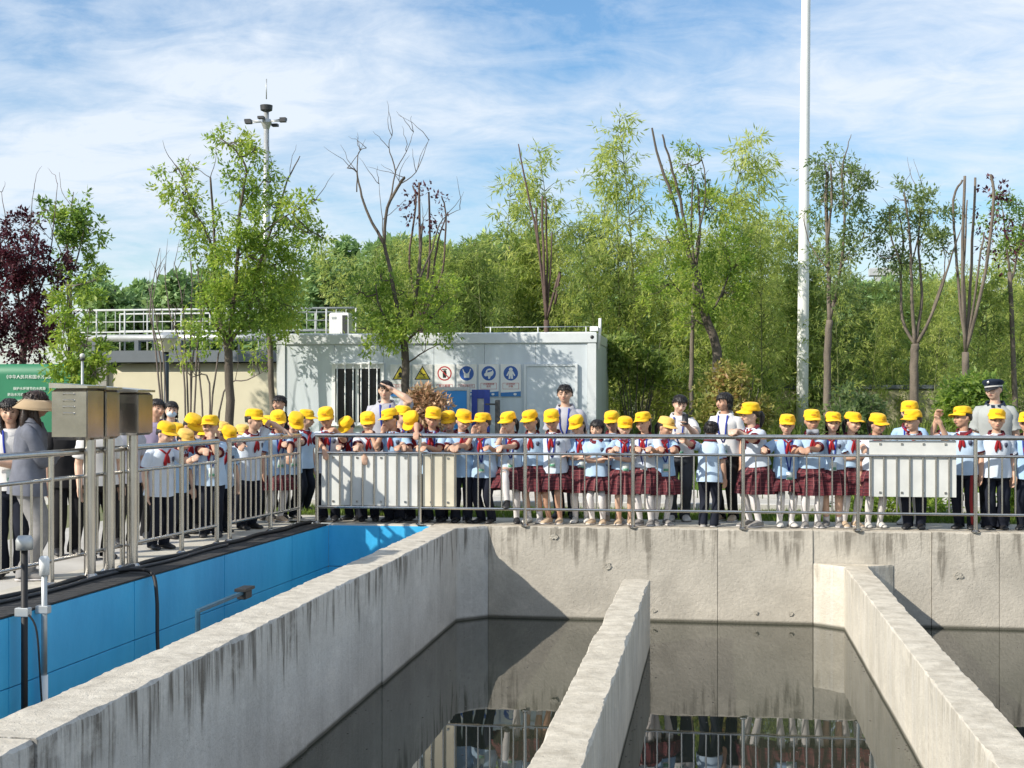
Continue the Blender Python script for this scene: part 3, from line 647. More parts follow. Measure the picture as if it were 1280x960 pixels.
t = thing('post', 'dark square steel post standing before the container', 'post'); a = aty(622, 500, 7.6)
bxo('shaft', (a.x - .04, 7.56, 0), (a.x + .04, 7.64, a.z), M_dark, t); bxo('arm', (a.x - .22, 7.59, a.z - .09), (a.x - .042, 7.61, a.z - .06), M_dark, t); settle(t, (a.x, 7.6, 0))

# ------------------------------------------------------------------ cream building with rooftop walkway
bl = thing('low_building', 'low cream rendered building with dark slate coping', 'building')
bxo('wall', (-11.35, 13.0, 0), (-3.2, 20, 2.34), M_cream, bl)
mb = MB(); mb.add([(-11.75, 12.8, 2.62), (-3.0, 12.8, 2.62), (-3.0, 12.8, 2.36), (-11.3, 12.8, 2.36), (-11.75, 20.2, 2.62), (-3.0, 20.2, 2.62), (-3.0, 20.2, 2.36), (-11.3, 20.2, 2.36)], [(0, 3, 2, 1), (4, 5, 6, 7), (0, 1, 5, 4), (1, 2, 6, 5), (2, 3, 7, 6), (3, 0, 4, 7)])
flat(mb, 'coping', M_slate, bl)
bxo('buttress', (-11.6, 12.9, 0), (-11.36, 13.6, 2.35), mat('grey concrete', (.32, .31, .28), .9, 0, .2, 3, bump=.4), bl)
bxo('joint_strip', (-11.3, 12.985, .62), (-3.25, 12.9995, .65), M_slate, bl)
settle(bl, (-7, 15, 0))
M_wrail = mat('weathered white pipe', (0.50, 0.52, 0.52), .5, 0, .1, 5)
wk = thing('walkway_railing', 'white pipe railing of the rooftop walkway behind the trees', 'railing')
yw = 14.2; z1 = aty(220, 387, yw).z; zd = aty(220, 418, yw).z; xa = aty(86, 390, yw).x; xb = aty(445, 390, yw).x
for z, r in ((z1, .024), (z1 - .28, .012), (zd + .06, .016)): MB().tube([(xa, yw, z), (xb, yw, z)], r, 8).build('rail', M_wrail, wk)
n = 10
for i in range(n + 1): MB().tube([(xa + (xb - xa) * i / n, yw, 2.62), (xa + (xb - xa) * i / n, yw, z1)], .022, 8).build('post', M_wrail, wk)
for i in range(n):
    for j in range(1, 3): MB().tube([(xa + (xb - xa) * (i + j / 3) / n, yw, zd + .06), (xa + (xb - xa) * (i + j / 3) / n, yw, z1)], .009, 6).build('baluster', M_wrail, wk)
settle(wk, (-9, yw, 2.62))
t = thing('walkway_railing', 'second white railing further back across the rooftop walkway', 'railing')
yw2 = 17.5; za = aty(220, 392, yw2).z; xa2 = aty(150, 390, yw2).x; xb2 = aty(430, 390, yw2).x
for z in (za, za - .45): MB().tube([(xa2, yw2, z), (xb2, yw2, z)], .022, 8).build('rail', M_wrail, t)
for i in range(9): MB().tube([(xa2 + (xb2 - xa2) * i / 8, yw2, 2.62), (xa2 + (xb2 - xa2) * i / 8, yw2, za)], .02, 8).build('post', M_wrail, t)
settle(t, (-9, yw2, 2.62))
t = thing('roof_pipe', 'fat silver insulated pipe along the building roof', 'pipe')
zp = aty(220, 424, 14.0).z + .03
MB().tube([(-12.6, 14.0, zp), (-5.4, 14.0, zp)], .085, 14).build('pipe', M_galv, t)
for i in range(7): bxo('pipe_saddle', (-12.2 + i * 1.05, 13.93, 2.56), (-12.1 + i * 1.05, 14.07, zp - .06), M_slate, t)
settle(t, (-9, 14, 2.62))
t = thing('roof_ac_unit', 'white air conditioner outdoor unit on walkway beside container roof', 'air conditioner')
a = aty(413, 418, 13.6); b = aty(437, 391, 13.6); zz0 = 2.64
bxo('casing', (a.x, 13.5, zz0 + .14), (b.x, 13.85, b.z), M_white, t); bxo('side_grille', (b.x - .14, 13.488, zz0 + .2), (b.x - .03, 13.4995, b.z - .06), M_dark, t); bxo('label_plate', (a.x + .06, 13.49, b.z - .14), (a.x + .16, 13.4995, b.z - .09), M_galv, t)
for x in (a.x + .04, b.x - .08): bxo('foot', (x, 13.52, zz0 - .02), (x + .05, 13.83, zz0 + .138), M_galv, t)
settle(t, ((a.x + b.x) / 2, 13.65, zz0))

# green banner
gb = thing('banner', 'green banner sheet with white lettering behind the visitors', 'banner')
yb_ = 8.0; zt = aty(50, 455, yb_).z; xr = aty(104, 455, yb_).x; xl = xr - 4.6
mbn = MB(); nX, nZ = 30, 8
vs_ = []; fs_ = []
for j in range(nZ + 1):
    for i in range(nX + 1):
        x = xl + (xr - xl) * i / nX; z = .55 + (zt - .55) * j / nZ
        vs_.append((x, yb_ + .012 * noise.noise(Vector((x * 2, z * 2, 3))), z))
for j in range(nZ):
    for i in range(nX): fs_.append((j * (nX + 1) + i, j * (nX + 1) + i + 1, (j + 1) * (nX + 1) + i + 1, (j + 1) * (nX + 1) + i))
mbn.add(vs_, fs_); sh = mbn.build('sheet', M_green, gb); so = sh.modifiers.new('thick', 'SOLIDIFY'); so.thickness = .006; so.offset = -1
for x in (xl, xl + 1.5, xl + 3.1, xr - .03): MB().tube([(x, yb_ + .05, 0), (x, yb_ + .05, zt + .02)], .025, 8).build('post', M_galv, gb)
M_tx = mat('white print', (.75, .78, .75), .5)
def wline(s, px, py, size): p = aty(px, py, yb_); text_mesh(s, size, M_tx, 'lettering', gb, (p.x, yb_ - .02, p.z), 'LEFT', spacing=1.0)
wline('《中华人民共和国水污染防治法》', 6, 471.5, .082); wline('保护水环境节约水资源', 17, 486, .066); wline('防治水污染保护水生态', 10, 493.5, .066); wline('保障饮用水安全', 19, 502, .066)
settle(gb, ((xl + xr) / 2, yb_, 0))

# lamps, masts, poles
t = thing('garden_lamp', 'dark pole garden lamp with pale tapered shade', 'lamp'); p = aty(208, 440, 7.4)
MB().tube([(p.x, 7.4, 0), (p.x, 7.4, p.z)], .045, 10).build('pole', mat('navy pole', (.02, .03, .045), .4), t)
sharp(MB().tube([(p.x, 7.4, p.z), (p.x, 7.4, p.z + .24)], [.09, .20], 8).build('lamp_shade', mat('frosted lamp glass', (.62, .60, .48), .35), t)); sharp(MB().tube([(p.x, 7.4, p.z + .242), (p.x, 7.4, p.z + .30), (p.x, 7.4, p.z + .36)], [.25, .22, .05], 10).build('lamp_cap', M_galv, t))
settle(t, (p.x, 7.4, 0))
t = thing('bollard_light', 'short pale post with round glass globe beside the shrub', 'lamp'); p = aty(103, 447, 6.4)
MB().tube([(p.x, 6.4, 0), (p.x, 6.4, p.z)], .024, 10).build('post', M_galv, t); MB().ell((p.x, 6.4, p.z + .03), (.048, .048, .048)).build('globe', mat('globe glass', (.55, .55, .52), .15), t); MB().tube([(p.x, 6.4, p.z - .05), (p.x, 6.4, p.z - .01)], [.045, .05], 10).build('collar', M_dark, t); settle(t, (p.x, 6.4, 0))
t = thing('floodlight_mast', 'tall grey floodlight mast far behind with lightning rod', 'mast'); ym = 42.0; p = aty(333, 152, ym); s = (ym + 16) / F
MB().tube([(p.x, ym, 0), (p.x, ym, p.z + .6)], [.26, .11], 12).build('mast', M_galv, t)
MB().tube([(p.x, ym, p.z + 1.0), (p.x, ym, p.z + 1.9)], .025, 6).build('lightning_rod', M_galv, t)
sharp(MB().tube([(p.x, ym, p.z + .42), (p.x, ym, p.z + .5), (p.x, ym, p.z + .72), (p.x, ym, p.z + .74)], [.1, .26, .28, .1], 14).build('top_ring', M_dark, t))
sharp(MB().tube([(p.x, ym, p.z - .35), (p.x, ym, p.z - .05), (p.x, ym, p.z + .1)], [.12, .24, .2], 12).build('head_frame', M_galv, t))
for dx, dz, dy in ((-.85, .06, .0), (-.72, -.09, -.3), (.78, .08, 0), (.85, -.06, -.3), (-.12, .1, -.35), (.3, -.12, .3)):
    f_ = MB().tube([(p.x, ym, p.z), (p.x + dx * .8, ym + dy, p.z + dz)], .03, 6).build('arm', M_galv, t)
    bxo('floodlight', (p.x + dx - .14, ym + dy - .12, p.z + dz - .05), (p.x + dx + .14, ym + dy + .12, p.z + dz + .07), M_dark, f_)
settle(t, (p.x, ym, 0))
t = thing('lamp_pole', 'very tall white tapered steel pole rising through the bamboo', 'pole'); yp = 12.6; p = aty(1003.5, 440, yp); p2 = aty(1007.5, 0, yp)
top = p + (p2 - p) * 1.35; bot = p + (p - p2) * ((p.z) / (p2.z - p.z))
MB().tube([bot, p, p2, top], [.125, .118, .092, .08], 16).build('pole', M_white, t); sharp(MB().tube([bot, bot + Vector((0, 0, .03))], .24, 16).build('base_flange', M_galv, t)); bxo('service_hatch', (bot.x - .05, yp - .128, .5), (bot.x + .05, yp - .11, .85), M_galv, t); settle(t, bot)

# wall behind the bamboo and far structure
bw = thing('boundary_wall', 'shaded olive cream wall behind the bamboo stems', 'wall')
for i in range(9): bxo('wall_bay', (.6 + i * 2.4, 14.6, 0), (.6 + i * 2.4 + 2.38, 14.85, 1.75), mat('olive render', (.36, .34, .22), .9, 0, .15, 1.5, bump=.2), bw)
bxo('coping', (.55, 14.55, 1.752), (22.3, 14.9, 1.84), M_slate, bw); settle(bw, (11, 14.7, 0))
t = thing('far_gantry', 'pale grey concrete gantry frame far beyond the trees', 'gantry'); yg = 70.0; a = aty(1093, 345, yg); b = aty(1118, 345, yg); M_gan = mat('pale far concrete', (.45, .47, .48), .9)
for x in (a.x, b.x - .4): bxo('column', (x, yg, 0), (x + .4, yg + .5, a.z), M_gan, t)
bxo('beam', (a.x - .3, yg - .1, a.z + .002), (b.x + .3, yg + .6, a.z + .5), M_gan, t); bxo('panel', (a.x + .42, yg + .2, a.z - 2.6), (b.x - .42, yg + .3, a.z - 2.0), M_gan, t); settle(t, ((a.x + b.x) / 2, yg, 0))

# ------------------------------------------------------------------ vegetation
RNG = np.random.default_rng(11)
def leaf_quads(P, D, length, width, rng, droop=0.35, jit=0.5):
    """P,D (N,3): one folded diamond leaf per point, pointing along D"""
    n = len(P); D = D + rng.normal(0, jit, (n, 3)); D[:, 2] -= droop
    D /= np.linalg.norm(D, axis=1, keepdims=True) + 1e-9
    U = rng.normal(0, .45, (n, 3)) + np.array([0, 0, 1.0]); S = np.cross(D, U); S /= np.linalg.norm(S, axis=1, keepdims=True) + 1e-9
    Nn = np.cross(S, D); l = length * rng.uniform(.65, 1.3, (n, 1)); w = width * rng.uniform(.7, 1.25, (n, 1))
    V = np.stack([P, P + D * l * .45 + S * w * .5 - Nn * w * .12, P + D * l, P + D * l * .45 - S * w * .5 - Nn * w * .12], 1)
    return V.reshape(-1, 3)
def spray_leaves(C, D, k, slen, ll, lw, rng, droop=.35, jit=.4):
    """sprays: twig of length slen at C along D carrying k leaves"""
    n = len(C); D = D / (np.linalg.norm(D, axis=1, keepdims=True) + 1e-9)
    tt = rng.uniform(.1, 1, (n, k, 1)); P = C[:, None, :] + D[:, None, :] * tt * slen
    P[:, :, 2] -= (tt[:, :, 0] ** 2) * slen * .35
    side = rng.normal(0, 1, (n, k, 3)); P = P + side * slen * .07
    return leaf_quads(P.reshape(-1, 3), (D[:, None, :] * .6 + side * .55).reshape(-1, 3), ll, lw, rng, droop, jit)
def leaves_obj(name, V, m, parent): return np_mesh(name, V, np.arange(len(V)).reshape(-1, 4), m, parent)
def ell_pts(c, r, n, rng, shell=.35):
    d = rng.normal(0, 1, (n, 3)); d /= np.linalg.norm(d, axis=1, keepdims=True); q = rng.uniform(shell ** 3, 1, (n, 1)) ** (1 / 3)
    return np.array(c) + d * q * np.array(r), d
def wig(pts, amt, rng, n=4):
    """subdivide a polyline and make it slightly crooked"""
    P = catmull(pts, n); return [p + Vector(rng.normal(0, amt, 3)) if 0 < i < len(P) - 1 else p for i, p in enumerate(P)]
def limb(mb, pts, r0, r1, rng, n=7, amt=.006):
    P = wig(pts, amt, rng); k = len(P); mb.tube(P, [r0 + (r1 - r0) * i / (k - 1) for i in range(k)], n); return P
def tree(name, label, y, trunk, limbs, clumps, leafm, bark=None, ll=.085, lw=.036, k=9, slen=.24, cat='tree', group=None, seed=1, dens=1.0, twigs=0, shell=.3):
    """trunk: [(px,py),...] with radii; limbs: (pixel polyline, r0, r1, depth swing); clumps: (px,py,rx_px,rz_px,n,dy)"""
    rng = np.random.default_rng(seed); t = thing(name, label, cat, group=group); bark = bark or M_bark
    bp, r0, r1 = trunk; b0 = aty(bp[0][0], bp[0][1], y); base = Vector((b0.x, y, 0)); mb = MB(); allp = []
    if bp[0][1] < 560: bp = [None] + bp
    tp = [base if q is None else aty(q[0], q[1], y) for q in bp]; allp += limb(mb, tp, r0, r1, rng, 9, .005)
    tr = mb; limbo = MB()
    for (pl, a0, a1, sw) in limbs:
        P = [aty(q[0], q[1], y + sw * i / max(1, len(pl) - 1)) for i, q in enumerate(pl)]; allp += limb(limbo, P, a0 * .82, a1 * .8, rng, 7)
        for _ in range(twigs):
            i = int(rng.integers(len(P) // 2, len(P))); d = Vector((rng.normal(0, .5), rng.normal(0, .5), rng.uniform(.5, 1.2))).normalized(); L_ = rng.uniform(.25, .7)
            limbo.tube(wig([P[i], P[i] + d * L_ * .5, P[i] + d * L_ + Vector((rng.normal(0, .08), 0, 0))], .01, rng, 3), [.007, .0065, .006, .005, .004, .003, .002], 5)
    s = (y - CAM.y) / F; Vs = []
    for (px, py, rx, rz, n, dy) in clumps:
        c = aty(px, py, y + dy); rr = (rx * s, max(.28, rx * s * .8), rz * s)
        nb = min(allp, key=lambda q: (q - c).length + max(0, q.z - c.z) * 1.0)
        if (nb - c).length > .05:
            mid = (nb + c) / 2 + Vector((0, 0, -.06)); limbo.tube(wig([nb, mid, c], .012, rng, 3), [.016, .015, .014, .012, .010, .009, .006], 5)
        for _ in range(5):
            d = Vector(rng.normal(0, 1, 3)).normalized(); e = c + Vector((d.x * rr[0], d.y * rr[1], d.z * rr[2])) * .8; limbo.tube(wig([c, (c + e) / 2 + Vector((0, 0, -.03)), e], .01, rng, 2), [.009, .008, .006, .005, .003], 5)
        nn_ = max(3, int(n * dens / 7)); Cn, Dn = ell_pts(c, rr, nn_, rng, shell); ix = rng.integers(0, nn_, int(n * dens * 1.15)); C = Cn[ix] + rng.normal(0, .055, (len(ix), 3)); D = Dn[ix] + rng.normal(0, .7, (len(ix), 3)); D[:, 2] += .15; Vs.append(spray_leaves(C, D, k, slen, ll, lw, rng))
    tro = tr.build('trunk', bark, t)
    if limbo.v: limbo.build('branches', bark, t)
    if Vs: leaves_obj('crown', np.concatenate(Vs), leafm, t)
    return settle(t, base)

# 1 large yellow green tree before the cream building
tree('yellow_green_tree', 'tall open yellow green tree before the cream building', 5.6, ([(287, 500), (285, 440), (284, 425)], .078, .065),
     [([(284, 428), (272, 385), (268, 340), (262, 300), (240, 258), (228, 220), (218, 205)], .045, .012, .5), ([(286, 425), (292, 375), (297, 320), (300, 260), (308, 215), (296, 190), (275, 172)], .05, .012, -.4), ([(285, 430), (310, 390), (325, 330), (345, 270), (360, 225), (375, 195)], .045, .010, .6),
      ([(270, 330), (266, 270), (263, 222)], .03, .02, -.3), ([(298, 320), (330, 290), (365, 265), (395, 250)], .025, .008, -.5), ([(284, 428), (262, 390), (250, 355)], .03, .012, -.6), ([(300, 260), (322, 235), (340, 215)], .02, .006, .2), ([(287, 400), (320, 375), (350, 365)], .03, .01, .4)],
     [(228, 240, 20, 16, 70, .4), (218, 212, 12, 9, 26, .5), (240, 265, 20, 16, 66, .4), (290, 178, 22, 12, 60, -.3), (318, 185, 14, 10, 34, -.2), (300, 225, 22, 18, 60, -.3), (262, 300, 24, 22, 66, .2), (300, 270, 26, 22, 84, -.3), (335, 255, 22, 18, 66, .4), (345, 290, 34, 26, 130, .3),
      (310, 320, 34, 24, 130, -.2), (270, 340, 24, 20, 80, .2), (345, 330, 32, 24, 120, .4), (285, 375, 34, 24, 120, -.4), (320, 370, 36, 26, 150, .2), (355, 380, 24, 26, 100, .4), (270, 405, 26, 20, 80, -.4), (375, 260, 18, 10, 34, -.4), (392, 248, 12, 7, 18, -.5), (385, 290, 14, 8, 22, -.2), (400, 295, 10, 6, 12, -.2), (305, 410, 30, 18, 80, 0), (340, 225, 10, 8, 20, .1)],
     M_leafA, ll=.088, lw=.038, seed=3, twigs=3, dens=.9)
# 2 darker tree beside the container
tree('young_tree', 'dark leaved tree with slender trunk beside the container end', 7.9, ([(341, 520), (338, 450), (336, 400)], .06, .05),
     [([(336, 400), (330, 350), (335, 300)], .035, .012, .3), ([(336, 400), (355, 360), (365, 320)], .03, .01, -.3)],
     [(350, 385, 30, 24, 110, 0), (335, 350, 28, 26, 110, .3), (362, 350, 22, 26, 90, -.3), (340, 405, 28, 14, 70, 0), (330, 310, 18, 18, 46, .2), (372, 310, 12, 12, 24, -.2)], M_leafB, M_barkp, seed=5)
# 3 tree before the container with bare tops
tree('street_tree', 'green tree before the container with bare pruned limbs above', 7.0, ([(507, 520), (507, 470), (506, 435), (497, 395)], .085, .06),
     [([(500, 400), (490, 350), (480, 305), (465, 278), (452, 245), (446, 215), (434, 210)], .05, .012, .3), ([(480, 305), (484, 260), (500, 230), (506, 222)], .035, .03, -.3), ([(446, 240), (447, 200), (450, 188), (458, 185)], .014, .006, 0), ([(484, 262), (494, 215), (486, 185), (490, 170)], .02, .005, .2), ([(494, 215), (508, 190), (517, 165)], .012, .004, .4), ([(500, 230), (520, 215), (536, 175)], .014, .004, .2),
      ([(506, 420), (520, 370), (525, 320), (528, 280)], .045, .025, .4), ([(524, 350), (540, 310), (553, 275), (575, 262)], .025, .004, .5), ([(500, 420), (475, 385), (470, 355)], .03, .012, -.3), ([(506, 430), (535, 400), (555, 380)], .03, .01, .2), ([(508, 455), (530, 440), (550, 430)], .02, .008, -.2), ([(480, 305), (478, 275), (474, 230)], .014, .004, .5)],
     [(470, 410, 34, 20, 110, -.3), (450, 365, 24, 20, 70, -.2), (500, 400, 36, 22, 130, .1), (540, 395, 34, 22, 120, .2), (505, 365, 34, 24, 110, .3), (545, 360, 28, 22, 90, .3), (475, 345, 22, 18, 54, .2), (520, 412, 40, 10, 60, -.2), (560, 402, 16, 10, 34, .1), (485, 415, 26, 8, 30, -.3)], M_leafA, seed=7, twigs=3, dens=.75)
# cut stems behind the container
def stems(label, y, sets, bark=M_barkr, seed=1, clump=None, leafm=None):
    rng = np.random.default_rng(seed); t = thing('pruned_tree', label, 'tree', group=None); b0 = aty(sets[0][0][0], 500, y); base = Vector((b0.x, y, 0)); mb = MB(); root = aty(sets[0][0][0], sets[0][0][1], y)
    tr = MB(); limb(tr, [base, (base + root) / 2, root], .075, .06, rng, 9); tr.build('trunk', bark, t); bm_ = MB()
    for q, (pl) in enumerate(sets):
        w = [aty(a, b, y + (.18 * ((q * 37) % 5 - 2) / 2 if i else 0)) for i, (a, b) in enumerate(pl)]; w = [root + (w[0] - root) * .2] + w[1:]; limb(bm_, w, .034 - .003 * (q % 4), .024 - .003 * (q % 5), rng, 7)
    bm_.build('branches', bark, t)
    if clump:
        s = (y - CAM.y) / F; Vs = []
        for (px, py, rx, rz, n, dy) in clump: C, D = ell_pts(aty(px, py, y + dy), (rx * s, rx * s * .8, rz * s), n, rng); Vs.append(spray_leaves(C, D, 6, .22, .10, .05, rng))
        leaves_obj('crown', np.concatenate(Vs), leafm, t)
    return settle(t, base)
stems('bundle of dark pruned stems rising behind the bare limbed tree', 12.6, [[(527, 400), (525, 320), (524, 228)], [(527, 400), (537, 330), (536, 240)], [(527, 400), (512, 330), (520, 255), (516, 232)], [(527, 400), (552, 340), (557, 270), (552, 245)], [(527, 400), (540, 350), (548, 300), (560, 265)]], M_barkr, 2, [(530, 255, 26, 26, 40, 0)], M_leafP)
stems('tight bundle of reddish cut stems above the container roof', 12.8, [[(683, 400), (680, 330), (678, 245)], [(683, 400), (676, 330), (670, 260)], [(683, 400), (684, 330), (682, 248)], [(683, 400), (688, 340), (690, 290)], [(683, 400), (672, 300), (655, 220), (648, 180)], [(683, 400), (700, 340), (694, 380), (700, 345)]], M_barkr, 3)
# right-hand trees
tree('leaning_tree', 'leaning tree with two long bare cut limbs among bamboo', 9.2, ([(897, 460), (893, 425), (880, 390), (870, 340)], .10, .07),
     [([(870, 340), (855, 300), (840, 245), (824, 200), (815, 160)], .055, .022, .3), ([(862, 310), (850, 250), (838, 205), (828, 168)], .04, .02, -.3), ([(870, 340), (875, 290), (872, 230)], .03, .02, .2), ([(868, 330), (864, 280), (866, 220)], .025, .018, -.2), ([(880, 390), (855, 370), (835, 345)], .03, .01, -.4), ([(885, 400), (905, 360), (915, 330)], .03, .01, .3), ([(872, 300), (882, 240), (876, 190), (870, 178)], .02, .008, .3)],
     [(835, 300, 30, 24, 80, -.4), (905, 310, 26, 26, 90, .3), (890, 260, 22, 20, 50, .3), (835, 355, 38, 30, 130, -.4), (905, 365, 34, 30, 120, .3), (870, 400, 34, 22, 90, -.2), (860, 205, 18, 22, 46, .4), (840, 240, 16, 16, 34, .3), (920, 330, 16, 20, 46, .3)], M_leafA, seed=9)
tree('slim_tree', 'slim straight trunk close behind the leaning tree', 9.9, ([(864, 500), (865, 430), (868, 360), (872, 300)], .05, .03), [([(872, 300), (880, 260), (888, 225)], .025, .008, .2)], [(885, 250, 18, 22, 44, .1), (870, 320, 22, 18, 40, 0), (878, 220, 12, 18, 24, .2)], M_leafB, M_barkp, seed=12)
tree('twin_stem_tree', 'slender pale tree with two upright stems beside white pole', 8.4, ([(1034, 500), (1035, 430), (1037, 400)], .07, .06),
     [([(1037, 405), (1035, 330), (1033, 260), (1034, 215)], .05, .035, .2), ([(1037, 400), (1050, 340), (1056, 270), (1052, 215), (1058, 190), (1064, 168)], .04, .006, -.2), ([(1035, 300), (1040, 240), (1038, 205)], .028, .02, -.2), ([(1054, 260), (1072, 235), (1082, 205)], .016, .005, .2), ([(1036, 340), (1010, 300), (1005, 260)], .016, .006, .3), ([(1050, 330), (1075, 300), (1090, 295)], .016, .006, -.2)],
     [(1030, 205, 16, 16, 50, .1), (1062, 210, 18, 16, 56, -.1), (1076, 235, 16, 14, 40, .1), (1026, 250, 16, 18, 46, .2), (1060, 255, 16, 16, 40, -.2), (1080, 290, 18, 14, 40, -.1), (1030, 320, 20, 18, 40, .2), (1060, 320, 20, 20, 40, -.2), (1045, 370, 24, 20, 46, 0)], M_leafG, M_barkp, seed=14, twigs=1)
tree('vase_tree', 'grey vase shaped tree of many rising stems with sparse leaves', 8.7, ([(1143, 500), (1143, 450), (1144, 430)], .085, .07),
     [([(1144, 432), (1128, 400), (1126, 340), (1128, 290), (1118, 255)], .04, .015, .3), ([(1144, 430), (1140, 370), (1138, 300), (1130, 240)], .045, .018, -.2), ([(1144, 430), (1152, 370), (1148, 300), (1155, 240)], .04, .015, .2), ([(1146, 430), (1168, 385), (1186, 330), (1200, 290)], .04, .012, -.3), ([(1140, 330), (1150, 280), (1145, 235)], .02, .01, .3), ([(1126, 330), (1115, 300), (1112, 265)], .025, .015, -.2), ([(1165, 390), (1178, 350), (1182, 320)], .02, .01, .3)],
     [(1135, 250, 24, 18, 80, 0), (1165, 265, 20, 20, 64, .1), (1115, 285, 18, 22, 50, -.1), (1150, 300, 26, 20, 60, .1), (1180, 310, 16, 16, 34, -.1), (1100, 320, 16, 14, 30, 0), (1130, 330, 20, 18, 30, .2)], M_leafG, M_barkp, seed=16, twigs=2)
stems('pruned tree with thick pale upright cut stems near the guard', 8.5, [[(1207, 440), (1203, 330), (1206, 220)], [(1207, 440), (1214, 330), (1219, 222)], [(1207, 440), (1196, 330), (1192, 250), (1203, 225)], [(1207, 440), (1222, 350), (1230, 290)], [(1207, 440), (1205, 340), (1209, 250)], [(1207, 440), (1232, 340), (1242, 250), (1238, 218)]], M_barkp, 6, [(1240, 260, 20, 34, 26, .2), (1250, 300, 18, 26, 18, .2)], M_leafP)
tree('slim_tree', 'slim leafy tree at the end of the bamboo row by the guard', 10.5, ([(1268, 500), (1266, 430), (1262, 340)], .06, .04), [([(1262, 340), (1255, 280), (1250, 240)], .03, .008, .2), ([(1264, 350), (1278, 290), (1285, 250)], .03, .008, .2)], [(1250, 270, 18, 26, 60, .1), (1278, 280, 18, 26, 60, 0), (1262, 320, 20, 18, 50, .2)], M_leafB, M_barkp, seed=18)
# left group
tree('purple_plum_tree', 'dark purple leaved plum tree behind the green banner', 9.2, ([(28, 480), (30, 430), (32, 400)], .07, .06),
     [([(30, 410), (20, 350), (10, 300), (2, 240)], .03, .006, .2), ([(32, 405), (40, 340), (38, 290), (42, 240)], .03, .006, -.2), ([(32, 405), (55, 350), (65, 300), (72, 230)], .03, .006, .3), ([(30, 410), (-5, 370), (-20, 320)], .03, .006, -.2), ([(35, 380), (60, 370), (75, 350)], .02, .006, -.2)],
     [(5, 300, 26, 22, 90, .2), (35, 320, 28, 26, 120, -.1), (10, 345, 30, 24, 130, 0), (50, 355, 28, 26, 120, .2), (-15, 340, 26, 30, 110, 0), (15, 390, 36, 24, 150, .1), (55, 395, 28, 24, 120, 0), (30, 430, 44, 22, 170, .2), (70, 325, 12, 16, 30, .2), (-20, 400, 30, 30, 120, 0), (28, 285, 16, 14, 40, 0)], M_leafP, M_barkr, ll=.09, lw=.05, seed=20, twigs=3)
tree('young_tree', 'bright green slender tree rising beside the purple plum', 10.0, ([(88, 470), (88, 400), (87, 350)], .06, .045), [([(87, 350), (84, 300), (90, 260), (92, 240)], .03, .01, .2), ([(87, 350), (100, 310), (108, 270)], .025, .008, -.2), ([(86, 340), (70, 300), (60, 275)], .02, .006, .1), ([(90, 260), (78, 240), (74, 215)], .01, .004, .1)],
     [(95, 262, 20, 18, 70, .1), (110, 285, 18, 16, 60, -.1), (75, 285, 18, 18, 60, .1), (92, 310, 26, 20, 90, 0), (112, 330, 14, 18, 46, -.1), (85, 350, 22, 22, 60, .1), (58, 262, 10, 8, 18, .1)], M_leafB, M_barkp, ll=.12, lw=.06, seed=22, dens=.6)
tree('leafy_shrub', 'bright yellow green shrub in front of the green banner edge', 7.2, ([(92, 540), (92, 490), (90, 450)], .035, .025), [([(90, 460), (80, 420), (85, 370), (82, 350)], .018, .006, .1), ([(90, 460), (108, 430), (112, 390)], .018, .006, -.1), ([(92, 480), (115, 470), (125, 450)], .014, .005, -.1)],
     [(88, 372, 14, 18, 46, .1), (80, 410, 22, 22, 90, 0), (105, 430, 22, 24, 90, -.1), (78, 450, 18, 20, 70, .1), (120, 465, 18, 16, 60, -.1), (95, 470, 26, 18, 90, 0), (112, 385, 14, 16, 36, 0), (118, 350, 8, 14, 20, 0)], M_leafA, M_twig, ll=.12, lw=.05, cat='shrub', seed=24, dens=.6)
def bare(label, y, bpx, lines, seed, leafn=0):
    rng = np.random.default_rng(seed); t = thing('bare_shrub', label, 'shrub'); b0 = aty(bpx, 520, y); base = Vector((b0.x, y, 0)); mb = MB(); V = []
    for i, pl in enumerate(lines):
        P = [base + Vector((rng.normal(0, .05), rng.normal(0, .05), 0))] + [aty(a, b, y + .25 * math.sin(i * 2.1) * j / len(pl)) for j, (a, b) in enumerate(pl, 1)]; Q = limb(mb, P, .020, .006, rng, 6)
        for _ in range(5):
            q = Q[int(rng.integers(len(Q) // 2, len(Q)))]; d = Vector((rng.normal(0, .5), rng.normal(0, .4), 1)).normalized() * rng.uniform(.2, .6); mb.tube([q, q + d * .5 + Vector((rng.normal(0, .02), 0, 0)), q + d], [.007, .005, .002], 5)
            if leafn: C, D = ell_pts(q + d, (.15, .15, .12), leafn, rng); V.append(spray_leaves(C, D, 4, .12, .08, .04, rng))
    mb.build('stems', M_twig, t)
    if V: leaves_obj('foliage', np.concatenate(V), M_leafA, t)
    return settle(t, base)
bare('bare many stemmed shrub before the cream wall beside garden lamp', 6.6, 236, [[(232, 440), (228, 380), (218, 330)], [(238, 430), (240, 360), (236, 300)], [(228, 450), (212, 390), (205, 330)], [(246, 440), (258, 370), (272, 300)], [(240, 460), (250, 400), (247, 330)]], 3)
bare('bare upright stems leaning left of the lamp pole', 6.9, 212, [[(200, 450), (190, 400), (196, 350)], [(195, 440), (188, 380), (200, 310)], [(205, 460), (198, 410), (186, 360)]], 4)
bare('loose twiggy shrub with few leaves beneath the yellow green tree', 6.3, 262, [[(250, 470), (245, 430), (240, 395)], [(270, 460), (285, 420), (290, 390)], [(262, 480), (240, 470), (222, 455)], [(280, 490), (310, 475), (335, 460)]], 5, 8)
